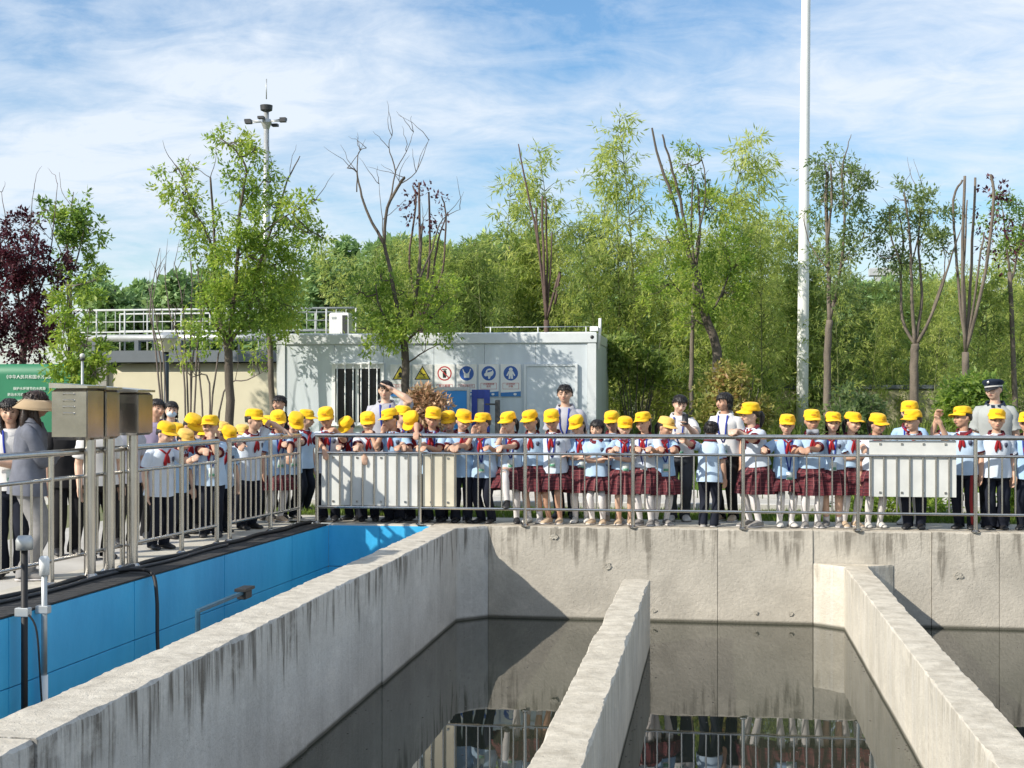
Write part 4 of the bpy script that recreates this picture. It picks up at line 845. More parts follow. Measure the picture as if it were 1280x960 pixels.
def bush(name, label, y, px, py, rx, rz, n, m, ll, lw, seed):
    rng = np.random.default_rng(seed); t = thing(name, label, 'shrub'); c = aty(px, py, y); s = (y - CAM.y) / F; base = Vector((c.x, y, 0)); mb = MB()
    for i in range(14):
        a = rng.uniform(0, 6.28); e = Vector((c.x + math.cos(a) * rx * s * .7, y + math.sin(a) * rx * s * .6, c.z + rng.uniform(-.3, .8) * rz * s)); mb.tube(wig([base + Vector((math.cos(a) * .06, math.sin(a) * .06, 0)), (base + e) / 2 + Vector((0, 0, .1)), e], .015, rng, 3), [.016, .015, .013, .011, .009, .006, .004], 5)
    mb.build('stems', M_twig, t); V = []
    for i in range(16):
        d = rng.normal(0, 1, 3); d /= np.linalg.norm(d); q = np.array(c) + d * np.array((rx * s, rx * s * .85, rz * s)) * rng.uniform(.35, .8); C, D = ell_pts(q, np.array((rx, rx, rz)) * s * .38, n // 16, rng); V.append(spray_leaves(C, D, 5, .16, ll, lw, rng, .15, .7))
    leaves_obj('foliage', np.concatenate(V), m, t); return settle(t, base)
bush('dry_bush', 'rounded bush of dry pinkish tan leaves before the notice kiosk', 6.2, 530, 518, 28, 34, 900, M_dry, .10, .045, 31)
bush('golden_bush', 'rounded golden green bush with reddish tips behind the two teachers', 7.3, 915, 500, 46, 44, 1100, M_bush, .10, .05, 32)
bush('green_bush', 'loose green bush at the foot of the slender pale tree', 7.6, 1065, 520, 40, 34, 600, M_leafG, .11, .05, 33)
bush('green_bush', 'leafy green bush behind the guard under pruned tree', 7.4, 1218, 500, 44, 34, 800, M_leafB, .11, .055, 34)
bush('clipped_shrub', 'dark green shrub seen through the left railing behind pupils', 0.3, 180, 610, 34, 40, 900, M_leafB, .06, .03, 35)
bush('low_shrub', 'small green shrub near lawn behind the high grey board', 2.1, 1140, 628, 42, 16, 520, M_leafA, .07, .04, 36)
bush('low_shrub', 'small dark shrub on lawn behind girls in maroon skirts', 2.2, 1075, 632, 22, 12, 300, M_leafB, .07, .04, 37)
bush('low_shrub', 'small leafy shrub on lawn beside boys in dark trousers', 2.3, 1275, 612, 26, 26, 420, M_leafA, .08, .05, 38)
bush('evergreen_bush', 'dark glossy evergreen bush at the container corner', 11.6, 795, 450, 44, 40, 800, M_bamd, .12, .05, 39)
bush('evergreen_bush', 'dark evergreen bush below the white pole', 11.4, 935, 480, 38, 38, 800, M_bamd, .13, .05, 40)

# bamboo: a few meshes, many plants
def bamboo_meshes(h, seed, dense):
    rng = np.random.default_rng(seed); bendx, bendy = rng.normal(0, .5), rng.normal(0, .3); mb = MB(); P = []
    for i in range(13):
        u = i / 12; P.append(Vector((bendx * u ** 2.4, bendy * u ** 2.4, h * u - .25 * abs(bendx) * u ** 3)))
    mb.tube(P, [.028 * (1 - .85 * i / 12) for i in range(13)], 6); C = []; D = []
    for u in np.linspace(.10, 1, int(13 * h / 5 * 2)):
        i = min(11, int(u * 12)); f = u * 12 - i; p = P[i].lerp(P[i + 1], f)
        for _ in range(3):
            a = rng.uniform(0, 6.28); bl_ = (.85 * (1 - u) ** .5 + .18) * rng.uniform(.5, 1.0); d = Vector((math.cos(a), math.sin(a), rng.uniform(.25, .9))).normalized(); e = p + d * bl_
            mb.tube([p, p + d * bl_ * .5 + Vector((0, 0, .03)), e], [.006, .005, .002], 4)
            for w in range(dense):
                v = rng.uniform(.25, 1.05); C.append(p + d * bl_ * v); D.append((d.x + rng.normal(0, .4), d.y + rng.normal(0, .4), d.z * .4 + rng.normal(0, .3)))
    V = spray_leaves(np.array([tuple(c) for c in C]), np.array(D), 7, .26, .15, .028, rng, .5, .45)
    return mb, V
BAM = []
for i in range(6):
    mb, V = bamboo_meshes([5.2, 4.6, 6.0, 5.0, 4.2, 5.6][i], 50 + i, [5, 6, 4, 6, 7, 5][i])
    cu = mb.build('culm', M_culm); lf = leaves_obj('foliage', V, M_bam if i % 3 != 1 else M_bamd, None); BAM.append((cu, lf)); 
used = set()
def bamboo(x, y, i, sc, rz, label, group):
    t = thing('bamboo', label, 'bamboo', (x, y, 0), rz, group); t.scale = (sc, sc, sc)
    for o in BAM[i]:
        c = o if i not in used else o.copy()
        if i in used: COL.objects.link(c)
        c.parent = t
    used.add(i)
rb = random.Random(4)
# tall plumes that stand clear against the sky
for (px, py, y, i) in ((626, 216, 16.5, 0), (700, 188, 15.5, 2), (740, 225, 16.2, 5), (797, 150, 13.6, 2), (880, 180, 13.2, 5), (956, 196, 14.0, 0), (668, 240, 16.0, 3), (775, 190, 14.4, 0), (930, 250, 13.4, 3), (1265, 235, 13.5, 5)):
    p = aty(px, py, y); h = [5.2, 4.6, 6.0, 5.0, 4.2, 5.6][i]; bamboo(p.x, y, i, p.z / h, rb.uniform(0, 6.28), 'tall feathery bamboo plume rising above the grove', 'tall bamboo plumes')
for n_ in range(74):
    px = 440 + (1300 - 440) * ((n_ * 0.618) % 1.0); y = rb.uniform(12.4, 18.5) if px < 760 else rb.uniform(10.4, 17.5)
    i = rb.randrange(6); ty = rb.gauss(300, 18) if px < 1000 else rb.gauss(335, 22)
    if 978 < px < 1030: y = rb.uniform(13.6, 17.5)
    if 1085 < px < 1125: ty = 385
    if px < 600: ty += 20
    p = aty(px, ty, y); h = [5.2, 4.6, 6.0, 5.0, 4.2, 5.6][i]; bamboo(p.x, y, i, max(.55, p.z / h), rb.uniform(0, 6.28), ('yellow green' if i % 3 != 1 else 'deep green') + (' bamboo plant in the grove behind the container' if px < 760 else ' bamboo plant in the grove behind the park trees'), ('yellow green' if i % 3 != 1 else 'deep green') + (' bamboo behind container' if px < 760 else ' bamboo behind park trees'))

# low undergrowth in the bed and far wood
def scatter(name, n, region, h, m, size, seed):
    rng = np.random.default_rng(seed); x = rng.uniform(region[0], region[1], n); y = rng.uniform(region[2], region[3], n); P = np.stack([x, y, np.full(n, -.02)], 1); D = np.stack([rng.normal(0, .4, n), rng.normal(0, .4, n), np.ones(n)], 1)
    return kind(leaves_obj(name, leaf_quads(P, D, h, size, rng, -.3, .3), m, None), 'stuff')
o = scatter('lawn_grass', 26000, (-6, 11, 1.26, 2.6), .085, M_grass, .012, 3); o['label'] = 'short green lawn strip behind the children'; o['category'] = 'grass'
o = scatter('bed_ground_cover', 15000, (-9.5, 13, 5.4, 9.0), .30, M_leafB, .05, 4); o['label'] = 'low green ground cover in the planting bed'; o['category'] = 'ground cover'
o = scatter('grove_undergrowth', 22000, (.4, 17, 10.0, 14.4), 1.0, M_bamd, .05, 5); o['label'] = 'dark undergrowth at the foot of the bamboo grove'; o['category'] = 'undergrowth'
rng_ = np.random.default_rng(77); n_d = 420; xd = rng_.uniform(-.7, 6.5, n_d); yd = rng_.uniform(-9, .0, n_d); edge = rng_.random(n_d) < .5
xd = np.where(edge, np.array([-.74, 1.62, 3.70, 1.27])[rng_.integers(0, 4, n_d)] + rng_.normal(0, .02, n_d) * np.array([1]), xd)
Vd = leaf_quads(np.stack([xd, yd, np.full(n_d, -1.1085)], 1), np.stack([rng_.normal(0, 1, n_d), rng_.normal(0, 1, n_d), np.zeros(n_d)], 1), .022, .016, rng_, 0, .01); Vd[:, 2] = -1.1085 + rng_.uniform(0, .001, len(Vd))
o = kind(leaves_obj('floating_debris', Vd, M_twig, None), 'stuff'); o['label'] = 'tiny specks and bits floating on the dark basin water'; o['category'] = 'debris'
def wood(name, label, spans, m, seed):
    rng = np.random.default_rng(seed); Vs = []; mb = MB()
    for (px, py, y, w) in spans:
        p = aty(px, py, y); h = p.z; s = (y - CAM.y) / F; wr = w * s
        mb.tube([(p.x, y, 0), (p.x, y, h * .5), (p.x + .2, y, h * .9)], [.22, .16, .05], 6)
        for _ in range(15):
            d = rng.normal(0, 1, 3); d /= np.linalg.norm(d); c = np.array((p.x, y, h * .60)) + d * np.array((wr * .62, wr * .6, h * .30)); rr = rng.uniform(.28, .5) * wr
            C, D = ell_pts(c, (rr, rr, min(rr * .8, max(.3, h - c[2]))), 85, rng, .5); Vs.append(spray_leaves(C, D, 4, .5, .36, .24, rng, .2, .7))
    t = kind(thing(name, label, 'wood'), 'stuff'); mb.build('trunks', M_bark, t); leaves_obj('crowns', np.concatenate(Vs), m, t); kind(t.children[0], 'stuff'); kind(t.children[1], 'stuff'); return t
rw_ = random.Random(8); sp = []
for i in range(30):
    px = 120 + i * 19; ty = 335 + rw_.uniform(-8, 14) if px < 400 else (292 + rw_.uniform(-14, 14) if px < 480 else 275 + rw_.uniform(-8, 16))
    sp.append((px, ty, rw_.uniform(46, 62), rw_.uniform(24, 36)))
for i in range(26): sp.append((700 + i * 25, 345 + rw_.uniform(-10, 14), rw_.uniform(44, 60), rw_.uniform(24, 34)))
wood('distant_wood', 'hazy green wood far behind the site', sp, M_far, 6)

# ------------------------------------------------------------------ people
def fabric(name, col, var=0.10, **k): return mat(name, col, 0.9, 0, var, 7.0, bump=0.10, bscale=120, sheen=0.12 if max(col) > .2 else 0, spec=.25, **k)
SKIN = [mat('skin a', (0.58, 0.36, 0.25), 0.5, 0, .06, 18), mat('skin b', (0.52, 0.30, 0.20), 0.5, 0, .06, 18), mat('skin c', (0.63, 0.41, 0.30), 0.5, 0, .06, 18)]
M_cap = fabric('yellow cap cloth', (0.85, 0.50, 0.014), .10, rnd=.10); M_cap2 = fabric('faded yellow cap cloth', (0.80, 0.50, 0.12), .05); M_emb = fabric('cap emblem stitching', (0.52, 0.24, 0.02))
M_shirt = fabric('light blue shirt cloth', (0.40, 0.55, 0.72), .12, rnd=.08); M_shirtw = fabric('bluish white shirt cloth', (0.60, 0.67, 0.76), .06)
M_shirt2 = fabric('washed blue shirt cloth', (0.46, 0.59, 0.74), .09); M_shirt3 = fabric('deeper blue shirt cloth', (0.34, 0.50, 0.70), .09)
M_trim = fabric('maroon trim cloth', (0.12, 0.018, 0.028)); M_navy = fabric('navy trouser cloth', (0.012, 0.015, 0.026), .2); M_redst = fabric('red stripe cloth', (0.28, 0.03, 0.03))
M_scarf = fabric('red scarf cloth', (0.30, 0.014, 0.020)); M_lany = fabric('blue lanyard ribbon', (0.02, 0.04, 0.28)); M_badge = mat('badge card', (0.62, 0.68, 0.66), .35); M_bgreen = mat('badge green print', (0.12, 0.34, 0.22), .4)
M_hair = mat('black hair', (0.010, 0.008, 0.008), 0.42, 0, .3, 40, bump=.4, bscale=90, stretch=(1, 1, .15)); M_hairb = mat('dark brown hair', (0.030, 0.016, 0.011), 0.42, 0, .3, 40, bump=.4, bscale=90, stretch=(1, 1, .15))
M_eye = mat('dark eye', (0.012, 0.008, 0.006), .25); M_lip = mat('lip', (0.36, 0.13, 0.11), .5); M_sock = fabric('white stocking', (0.68, 0.65, 0.64), .05)
M_shoew = mat('white shoe', (0.62, 0.60, 0.56), .6, 0, .12, 12); M_shoeg = mat('grey shoe', (0.22, 0.21, 0.20), .6, 0, .2, 12); M_shoek = mat('black shoe', (0.016, 0.016, 0.018), .5); M_beige = mat('beige shoe', (0.5, 0.38, 0.26), .6)
M_wbl = fabric('white blouse cloth', (0.68, 0.67, 0.66), .05); M_lav = fabric('lavender polo cloth', (0.36, 0.30, 0.42), .06); M_gry = fabric('grey work cloth', (0.40, 0.40, 0.44), .08); M_dgry = fabric('dark grey trousers', (0.06, 0.065, 0.075), .1); M_blk = fabric('black cloth', (0.012, 0.012, 0.014), .2)
M_gjack = fabric('slate grey jacket', (0.15, 0.16, 0.195), .2); M_gtrou = fabric('mid grey trousers', (0.24, 0.235, 0.235), .2); M_unif = fabric('guard grey shirt', (0.36, 0.38, 0.37), .06); M_capn = fabric('navy cap cloth', (0.015, 0.025, 0.045), .1); M_straw = fabric('tan sun visor', (0.42, 0.31, 0.19), .1); M_mask = mat('pale blue mask', (.45, .56, .66), .7)
def plaid():
    m = bpy.data.materials.new('maroon plaid'); m.use_nodes = True; t = m.node_tree; b = t.nodes['Principled BSDF']; b.inputs['Roughness'].default_value = .85
    a = t.nodes.new('ShaderNodeAttribute'); a.attribute_name = 'pc'; s = t.nodes.new('ShaderNodeSeparateXYZ'); t.links.new(a.outputs['Vector'], s.inputs[0])
    def line(sock, freq, wd):
        q = t.nodes.new('ShaderNodeMath'); q.operation = 'MULTIPLY'; q.inputs[1].default_value = freq; t.links.new(sock, q.inputs[0])
        f = t.nodes.new('ShaderNodeMath'); f.operation = 'FRACT'; t.links.new(q.outputs[0], f.inputs[0]); g = t.nodes.new('ShaderNodeMath'); g.operation = 'LESS_THAN'; g.inputs[1].default_value = wd; t.links.new(f.outputs[0], g.inputs[0]); return g.outputs[0]
    def mix(f, c1, c2):
        q = t.nodes.new('ShaderNodeMix'); q.data_type = 'RGBA'; t.links.new(f, q.inputs[0])
        for i, c in ((6, c1), (7, c2)):
            if isinstance(c, tuple): q.inputs[i].default_value = (*c, 1)
            else: t.links.new(c, q.inputs[i])
        return q.outputs[2]
    c = mix(line(s.outputs[0], 14, .45), (0.115, 0.014, 0.022), (0.052, 0.009, 0.016)); c = mix(line(s.outputs[1], 9, .42), c, (0.060, 0.008, 0.015)); c = mix(line(s.outputs[0], 14, .07), c, (0.30, 0.10, 0.10)); c = mix(line(s.outputs[1], 9, .08), c, (0.24, 0.07, 0.075))
    t.links.new(c, b.inputs['Base Color']); return m
M_plaid = plaid()

def ik(S, Wt, a, b, pole):
    d = Wt - S; L_ = d.length
    if L_ > (a + b) * .985: Wt = S + d.normalized() * (a + b) * .985; d = Wt - S; L_ = d.length
    if L_ < abs(a - b) + .02: L_ = abs(a - b) + .02
    u = d.normalized(); x = (a * a - b * b + L_ * L_) / (2 * L_); h = math.sqrt(max(0, a * a - x * x)); p = pole - u * pole.dot(u)
    p = p.normalized() if p.length > 1e-6 else u.orthogonal().normalized(); return S + u * x + p * h, Wt

BODIES = []
def person(P):
    g = P.get; adult = g('adult', False); seed = g('seed', 1); rng = random.Random(seed)
    roll0 = rng.uniform(-7, 7)
    def build(H, dry=False):
        K = {}
        zh, tor, hd = (.515, .325, .0665) if adult else (.50, .325, .080)
        lean = R(g('lean', 6)); sd_ = Vector((0, -math.sin(lean), math.cos(lean))); Hc = Vector((0, 0, zh * H)); NB = Hc + sd_ * tor * H
        nl = lean + R(8 if g('pitch', 0) < 30 else 22); nd_ = Vector((0, -math.sin(nl), math.cos(nl))); hr = hd * H
        rel_yaw = g('yaw', 0) - g('byaw', 0)
        HR = Matrix.Rotation(R(rel_yaw), 3, 'Z') @ Matrix.Rotation(R(g('pitch', 0) * .78 - 3), 3, 'X') @ Matrix.Rotation(R(g('roll', roll0)), 3, 'Y')
        chinp = NB + nd_ * .022 * H; HC = chinp + HR @ Vector((0, -.12 * hr, .95 * hr)) * 1.0
        K.update(zh=zh, H=H, lean=lean, sd=sd_, Hc=Hc, NB=NB, nd=nd_, hr=hr, HR=HR, HC=HC); return K
    def top_of(K):
        hr = K['hr']; return max((K['HC'] + K['HR'] @ Vector((0, y * hr, z * hr))).z for y, z in ((.1, 1.22), (-.6, 1.08), (.7, 1.08)))
    zt = g('ztop'); K = build(1.0); H = zt / top_of(K); K = build(H)
    hr, HR, HC, NB, Hc, sd_ = K['hr'], K['HR'], K['HC'], K['NB'], K['Hc'], K['sd']
    by = R(g('byaw', 0))  ; RB = Matrix.Rotation(by, 3, 'Z'); loc = Vector((g('x'), g('y'), 0)) - RB @ Vector((HC.x, HC.y, 0)); loc.z = g('floor', 0)
    t = thing('person', P['label'], 'person', loc, by, g('group')); RBi = RB.transposed()
    def loc_of(w): return RBi @ (Vector(w) - loc)
    skin = SKIN[g('skin', seed % 3)]
    # --- torso frame
    Xa = Vector((1, 0, 0)); Ya = sd_.cross(Xa) * 1.0    # back direction
    if Ya.y < 0: Ya = -Ya
    big = 1.0 + g('fat', 0.0)
    prof = [(-.075, .104, .078), (-.05, .104, .078), (.0, .103, .076), (.06, .096, .072), (.12, .094, .071), (.19, .098, .073), (.25, .102, .068), (.28, .086, .058), (.30, .064, .050), (.318, .046, .044), (.335, .040, .040)] if not adult else \
           [(-.075, .104, .075), (-.05, .104, .076), (.0, .101, .074), (.06, .091, .068), (.12, .092, .068), (.19, .103, .073), (.25, .108, .068), (.28, .092, .056), (.30, .066, .047), (.318, .044, .042), (.335, .037, .038)]
    def sect(tv, grow=0.0):
        tv = max(prof[0][0], min(prof[-1][0], tv))
        for i in range(len(prof) - 1):
            if prof[i][0] <= tv <= prof[i + 1][0]: break
        f = (tv - prof[i][0]) / (prof[i + 1][0] - prof[i][0]); a = (prof[i][1] + (prof[i + 1][1] - prof[i][1]) * f) * H * big + grow; b = (prof[i][2] + (prof[i + 1][2] - prof[i][2]) * f) * H * big + grow
        c = Hc + sd_ * tv * H if tv > 0 else Hc + Vector((0, 0, 1)) * tv * H; return c, a, b
    def spt(tv, phi, grow=0.0):
        """point on the torso surface, phi 0 = front"""
        c, a, b = sect(tv, grow); return c + Xa * math.sin(phi) * a - Ya * math.cos(phi) * b
    # --- arms
    sw = (.110 if not adult else .107) * H * (1 + .5 * g('fat', 0.0)); ua, fa, hl = .165 * H, .148 * H, .052 * H; arms = []
    for side, spec in ((-1, g('al')), (1, g('ar'))):
        S = Hc + sd_ * (.258 * H) + Xa * side * sw * .93 + Ya * .004 * H; pole = Vector((side * .55, .55, -.75)); hdv = None; curl = .7
        spec = spec or 'D'
        if spec == 'D': Wt = S + Vector((side * .035 * H, -.02 * H, -.30 * H)); hdv = Vector((0, -.1, -1)); pole = Vector((side * .3, 1, 0)); curl = .35
        elif spec == 'B': Wt = S + Vector((-side * .06 * H, .11 * H, -.27 * H)); hdv = Vector((-side * .6, .1, -1)); pole = Vector((side * .8, .6, 0))
        elif spec == 'X': Wt = S + Vector((-side * .17 * H, -.115 * H, -.13 * H)); hdv = Vector((-side, -.1, .15)); pole = Vector((side * .5, -.1, -1)); curl = .5
        elif spec == 'C': Wt = HC + HR @ Vector((side * .35 * hr, -1.15 * hr, -1.15 * hr)); hdv = Vector((-side * .2, .15, 1)); pole = Vector((side * .35, -.2, -1)); curl = 1.0
        elif spec == 'E': Wt = HC + HR @ Vector((side * .95 * hr, -.95 * hr, .05 * hr)); hdv = Vector((-side * .8, -.2, .55)); pole = Vector((side * .9, -.2, -.6)); curl = .2
        else:
            Wt = loc_of(spec[0]); m_ = spec[1]
            if len(spec) > 2: pole = RBi @ Vector(spec[2])
            hdv = {'rail': Vector((0, -1, -.25)), 'hang': Vector((0, -.25, -1)), 'fist': Vector((.2, 0, 1)), 'point': None, 'flat': None}[m_]; curl = {'rail': 1.0, 'hang': .5, 'fist': 1.6, 'point': .3, 'flat': .25}[m_]
            if hdv is not None: hdv = RBi @ hdv if m_ != 'fist' else hdv
        E_, Wt = ik(S, Wt, ua, fa, pole); f_ = (Wt - E_).normalized(); hdv = f_ if hdv is None else (hdv.normalized() * .75 + f_ * .35).normalized(); arms.append((S, E_, Wt, hdv, curl, side))
    # --- body: one surface
    bm_ = MB(); sleeve_long = g('long', False); q_ = .80
    rings = []
    for tv, a, b in prof:
        c, a, b = sect(tv); rings.append([c + Xa * math.cos(k * math.pi / 7) * a * q_ + Ya * math.sin(k * math.pi / 7) * b * q_ for k in range(14)])
    bm_.loft(rings); nr = .036 * H if not adult else .034 * H
    bm_.tube([NB - sd_ * .05 * H, NB, NB + K['nd'] * .02 * H, HC + HR @ Vector((0, .12 * hr, -.45 * hr))], [nr * 1.25, nr * 1.02, nr * .93, nr * .95], 12, rnd=True)
    hv = lambda x, y, z: HC + HR @ Vector((x * hr, y * hr, z * hr))
    bm_.ell(hv(0, .08, .2), (.755 * hr, .90 * hr, .80 * hr), HR, 18, 12); bm_.ell(hv(0, -.12, -.18), (.665 * hr, .76 * hr, .80 * hr), HR, 18, 12); bm_.ell(hv(0, -.32, -.62), (.42 * hr, .44 * hr, .36 * hr), HR, 14, 8)
    for s in (-1, 1):
        bm_.ell(hv(s * .74, .06, -.06), (.10 * hr, .2 * hr, .28 * hr), HR, 10, 8); bm_.ell(hv(s * .36, -.58, -.24), (.24 * hr, .22 * hr, .24 * hr), HR, 10, 8)
    bm_.tube([hv(0, -.80, .05), hv(0, -.90, -.12), hv(0, -.98, -.27)], [.085 * hr, .10 * hr, .15 * hr], 8, rnd=True); bm_.tube([hv(-.12, -.74, -.5), hv(.12, -.74, -.5)], .12 * hr, 8, rnd=True)
    ar = (.033, .026, .0185) if not adult else (.034, .027, .0185); ar = [a * H * (1 + .5 * g('fat', 0)) for a in ar]
    for (S, E_, Wt, hdv, curl, side) in arms:
        f_ = (Wt - E_).normalized()
        bm_.tube([S - Xa * side * .03 * H, S, S.lerp(E_, .5), E_, E_.lerp(Wt, .3), E_.lerp(Wt, .7), Wt, Wt + hdv * .012 * H], [ar[0] * 1.1, ar[0] * 1.05, ar[0] * .93, ar[1], ar[1] * 1.02, ar[2] * 1.12, ar[2], ar[2] * .95], 10, rnd=True)
        nrm = Vector((0, 0, -1)) - hdv * Vector((0, 0, -1)).dot(hdv)
        if nrm.length < .35: nrm = Vector((side * -.6, -.6, 0)) - hdv * Vector((side * -.6, -.6, 0)).dot(hdv)
        nrm.normalize(); sv = hdv.cross(nrm).normalized()
        if sv.dot(Xa) * side > 0: sv = -sv                      # thumb side points inward
        Rm = Matrix((sv, nrm, hdv)).transposed(); bm_.ell(Wt + hdv * hl * .55, (.031 * H, .0135 * H, hl * .62), Rm, 12, 8)
        for fi, (off, ln) in enumerate(((.021, .047), (.007, .053), (-.007, .049), (-.020, .038))):
            b0 = Wt + hdv * hl * .95 + sv * off * H; L_ = ln * H; d1 = (hdv + nrm * curl * .45).normalized(); d2 = (hdv * max(.05, 1 - curl * .6) + nrm * curl * .9).normalized()
            bm_.tube([b0 - hdv * .012 * H, b0, b0 + d1 * L_ * .5, b0 + d1 * L_ * .5 + d2 * L_ * .5], [.0074 * H, .0072 * H, .0068 * H, .0058 * H], 7, rnd=True)
        tb = Wt + hdv * hl * .25 + sv * .022 * H; d1 = (sv * .8 + hdv * .7 + nrm * .3).normalized(); bm_.tube([tb - sv * .008 * H, tb, tb + d1 * .022 * H, tb + d1 * .022 * H + (d1 * .5 + hdv).normalized() * .02 * H], [.0085 * H, .0085 * H, .0078 * H, .0065 * H], 7, rnd=True)
    # legs
    legs = []; st = g('stance', .05)
    for side in (-1, 1):
        hj = Hc + Vector((side * .05 * H, 0, -.01 * H)); stp = g('step', (0, 0))[0 if side < 0 else 1]; ank = Vector((side * (st + .002) * H, .012 * H - stp * H, .043 * H)); toe = Vector((side * .15, -1, 0)).normalized()
        if g('raise') == side: ank = loc_of(g('raise_to')); pole = Vector((0, -1, .6)); toe = Vector((0, -1, -.25)).normalized()
        else: pole = Vector((side * .1, -1, 0))
        kn, ank = ik(hj, ank, (zh_ := K['zh']) * .485 * H, K['zh'] * .46 * H, pole); legs.append((hj, kn, ank, toe, side))
        ft = g('fatleg', 1.0); bm_.tube([hj + Vector((0, 0, .03 * H)), hj, hj.lerp(kn, .5), kn, kn.lerp(ank, .3), kn.lerp(ank, .75), ank, ank - Vector((0, 0, .02 * H))], [x * H * ft for x in (.05, .052, .043, .034, .035, .025, .0225, .023)], 12, rnd=True)
        bm_.tube([ank - Vector((0, 0, .015 * H)) - toe * .01 * H, ank - Vector((0, 0, .022 * H)) + toe * .05 * H, ank - Vector((0, 0, .028 * H)) + toe * .085 * H], [.02 * H, .018 * H, .013 * H], 8, rnd=True)
    body = bm_.build('body', skin, t); rm = body.modifiers.new('skin', 'REMESH'); rm.mode = 'VOXEL'; rm.voxel_size = .0085 if not adult else .0095; rm.use_smooth_shade = True
    sm = body.modifiers.new('soft', 'SMOOTH'); sm.factor = .4; sm.iterations = 1; BODIES.append(body)
    # --- face
    for s in (-1, 1):
        MB().ell(hv(s * .29, -.80, .0), (.12 * hr, .06 * hr, .05 * hr), HR, 10, 6).build('eye', M_eye, t)
        MB().tube([hv(s * .13, -.83, .15), hv(s * .29, -.84, .20), hv(s * .45, -.73, .15)], [.02 * hr, .026 * hr, .014 * hr], 6).build('eyebrow', M_hair, t)
    MB().ell(hv(0, -.865, -.52), (.19 * hr, .06 * hr, .055 * hr), HR, 10, 6).build('mouth', M_lip, t)
    # --- hair
    hat0 = g('hat', 'cap' if not adult else None); hstyle = g('hair', 'short'); hm = MB(); nu, nv = 26, 16; grid = {}; vs_ = []; fs_ = []
    low = {'short': -.28, 'tail': -.3, 'bob': -.95, 'long': -1.0, 'bun': -.35, 'back': -.3}[hstyle]
    for i in range(nu):
        ph = 2 * math.pi * i / nu; fr_ = math.cos(ph)                   # +1 front
        line = .40 + .10 * noise.noise(Vector((ph * 3, seed, 0))) if fr_ > .45 else (.42 + (-.02 - .42) * (.45 - fr_) / .45 if fr_ > 0 else -.02 + (low + .02) * min(1, -fr_ * 2.2))
        if hstyle in ('bob', 'long') and fr_ < .35: line = low if fr_ < .1 else low + (.42 - low) * (fr_ - .1) / .25
        for j in range(nv + 1):
            th = j / nv; ztop_, zb_ = (1.06 if hat0 in ('cap', 'faded', 'guard') else 1.13), line; z = zb_ + (ztop_ - zb_) * (1 - th) ** .75 + .02 * noise.noise(Vector((i * 1.7, j, seed))) if j else ztop_
            zz_ = max(-.4, min(1, (z - .2) / (ztop_ - .2))); r_ = math.sqrt(max(0, 1 - zz_ * zz_)) if z > .2 else 1.0 - .06 * min(1, (.2 - z)) 
            tk = 1.0 if j < nv else .93
            w_ = noise.noise(Vector((i * .9, j * .25, seed))) * .07 + .03
            vs_.append(hv(math.sin(ph) * .815 * (r_ + w_) * tk, .08 - fr_ * .965 * (r_ + w_) * tk, z))
    for i in range(nu):
        for j in range(nv): a_, b_ = i * (nv + 1) + j, ((i + 1) % nu) * (nv + 1) + j; fs_.append((a_, a_ + 1, b_ + 1, b_))
    hm.add(vs_, fs_); hmat = M_hairb if g('brown') else M_hair
    if hstyle == 'tail': hm.tube([hv(0, .9, .15), hv(0, 1.2, .1), hv(.05, 1.35, -.3), hv(.08, 1.25, -.9), hv(.05, 1.1, -1.5)], [.14 * hr, .22 * hr, .27 * hr, .22 * hr, .06 * hr], 10, rnd=True)
    if hstyle == 'bun': hm.ell(hv(.0, .78, .75), (.38 * hr, .36 * hr, .33 * hr), HR, 12, 8)
    if hstyle == 'long':
        for x in (-.45, -.15, .15, .45): hm.tube([hv(x, .75, -.4), hv(x * 1.15, .85, -1.2), hv(x * 1.1, .8, -2.2), hv(x * .8, .7, -3.0)], [.3 * hr, .34 * hr, .28 * hr, .08 * hr], 8, rnd=True)
        for s in (-1, 1): hm.tube([hv(s * .74, .1, -.2), hv(s * .78, -.05, -1.0), hv(s * .62, -.45, -1.9), hv(s * .5, -.55, -2.5)], [.2 * hr, .24 * hr, .2 * hr, .06 * hr], 8, rnd=True)
    if hat0 not in ('cap', 'faded', 'guard'):
        ring_n = nv + 1
        for _ in range(320):
            i = rng.randrange(nu); j = rng.randrange(1, nv + 1); p0_ = vs_[i * ring_n + j]; ph = 2 * math.pi * i / nu; out_ = HR @ Vector((math.sin(ph), -math.cos(ph), .25)); dn_ = HR @ Vector((rng.gauss(0, .14), -.35 if math.cos(ph) > .3 and hstyle == 'short' else rng.gauss(.1, .2), -1 if j > 5 else -.2)); L_ = rng.uniform(.2, .42) * hr
            pm = p0_ + out_ * .02 * hr; hm.tube([pm, pm + dn_.normalized() * L_ * .5 + out_ * .025 * hr, pm + dn_.normalized() * L_ + out_ * .0 * hr], [.035 * hr, .04 * hr, .008 * hr], 5)
    hm.build('hair', hmat, t)
    # --- head wear
    hat = g('hat', 'cap' if not adult else None)
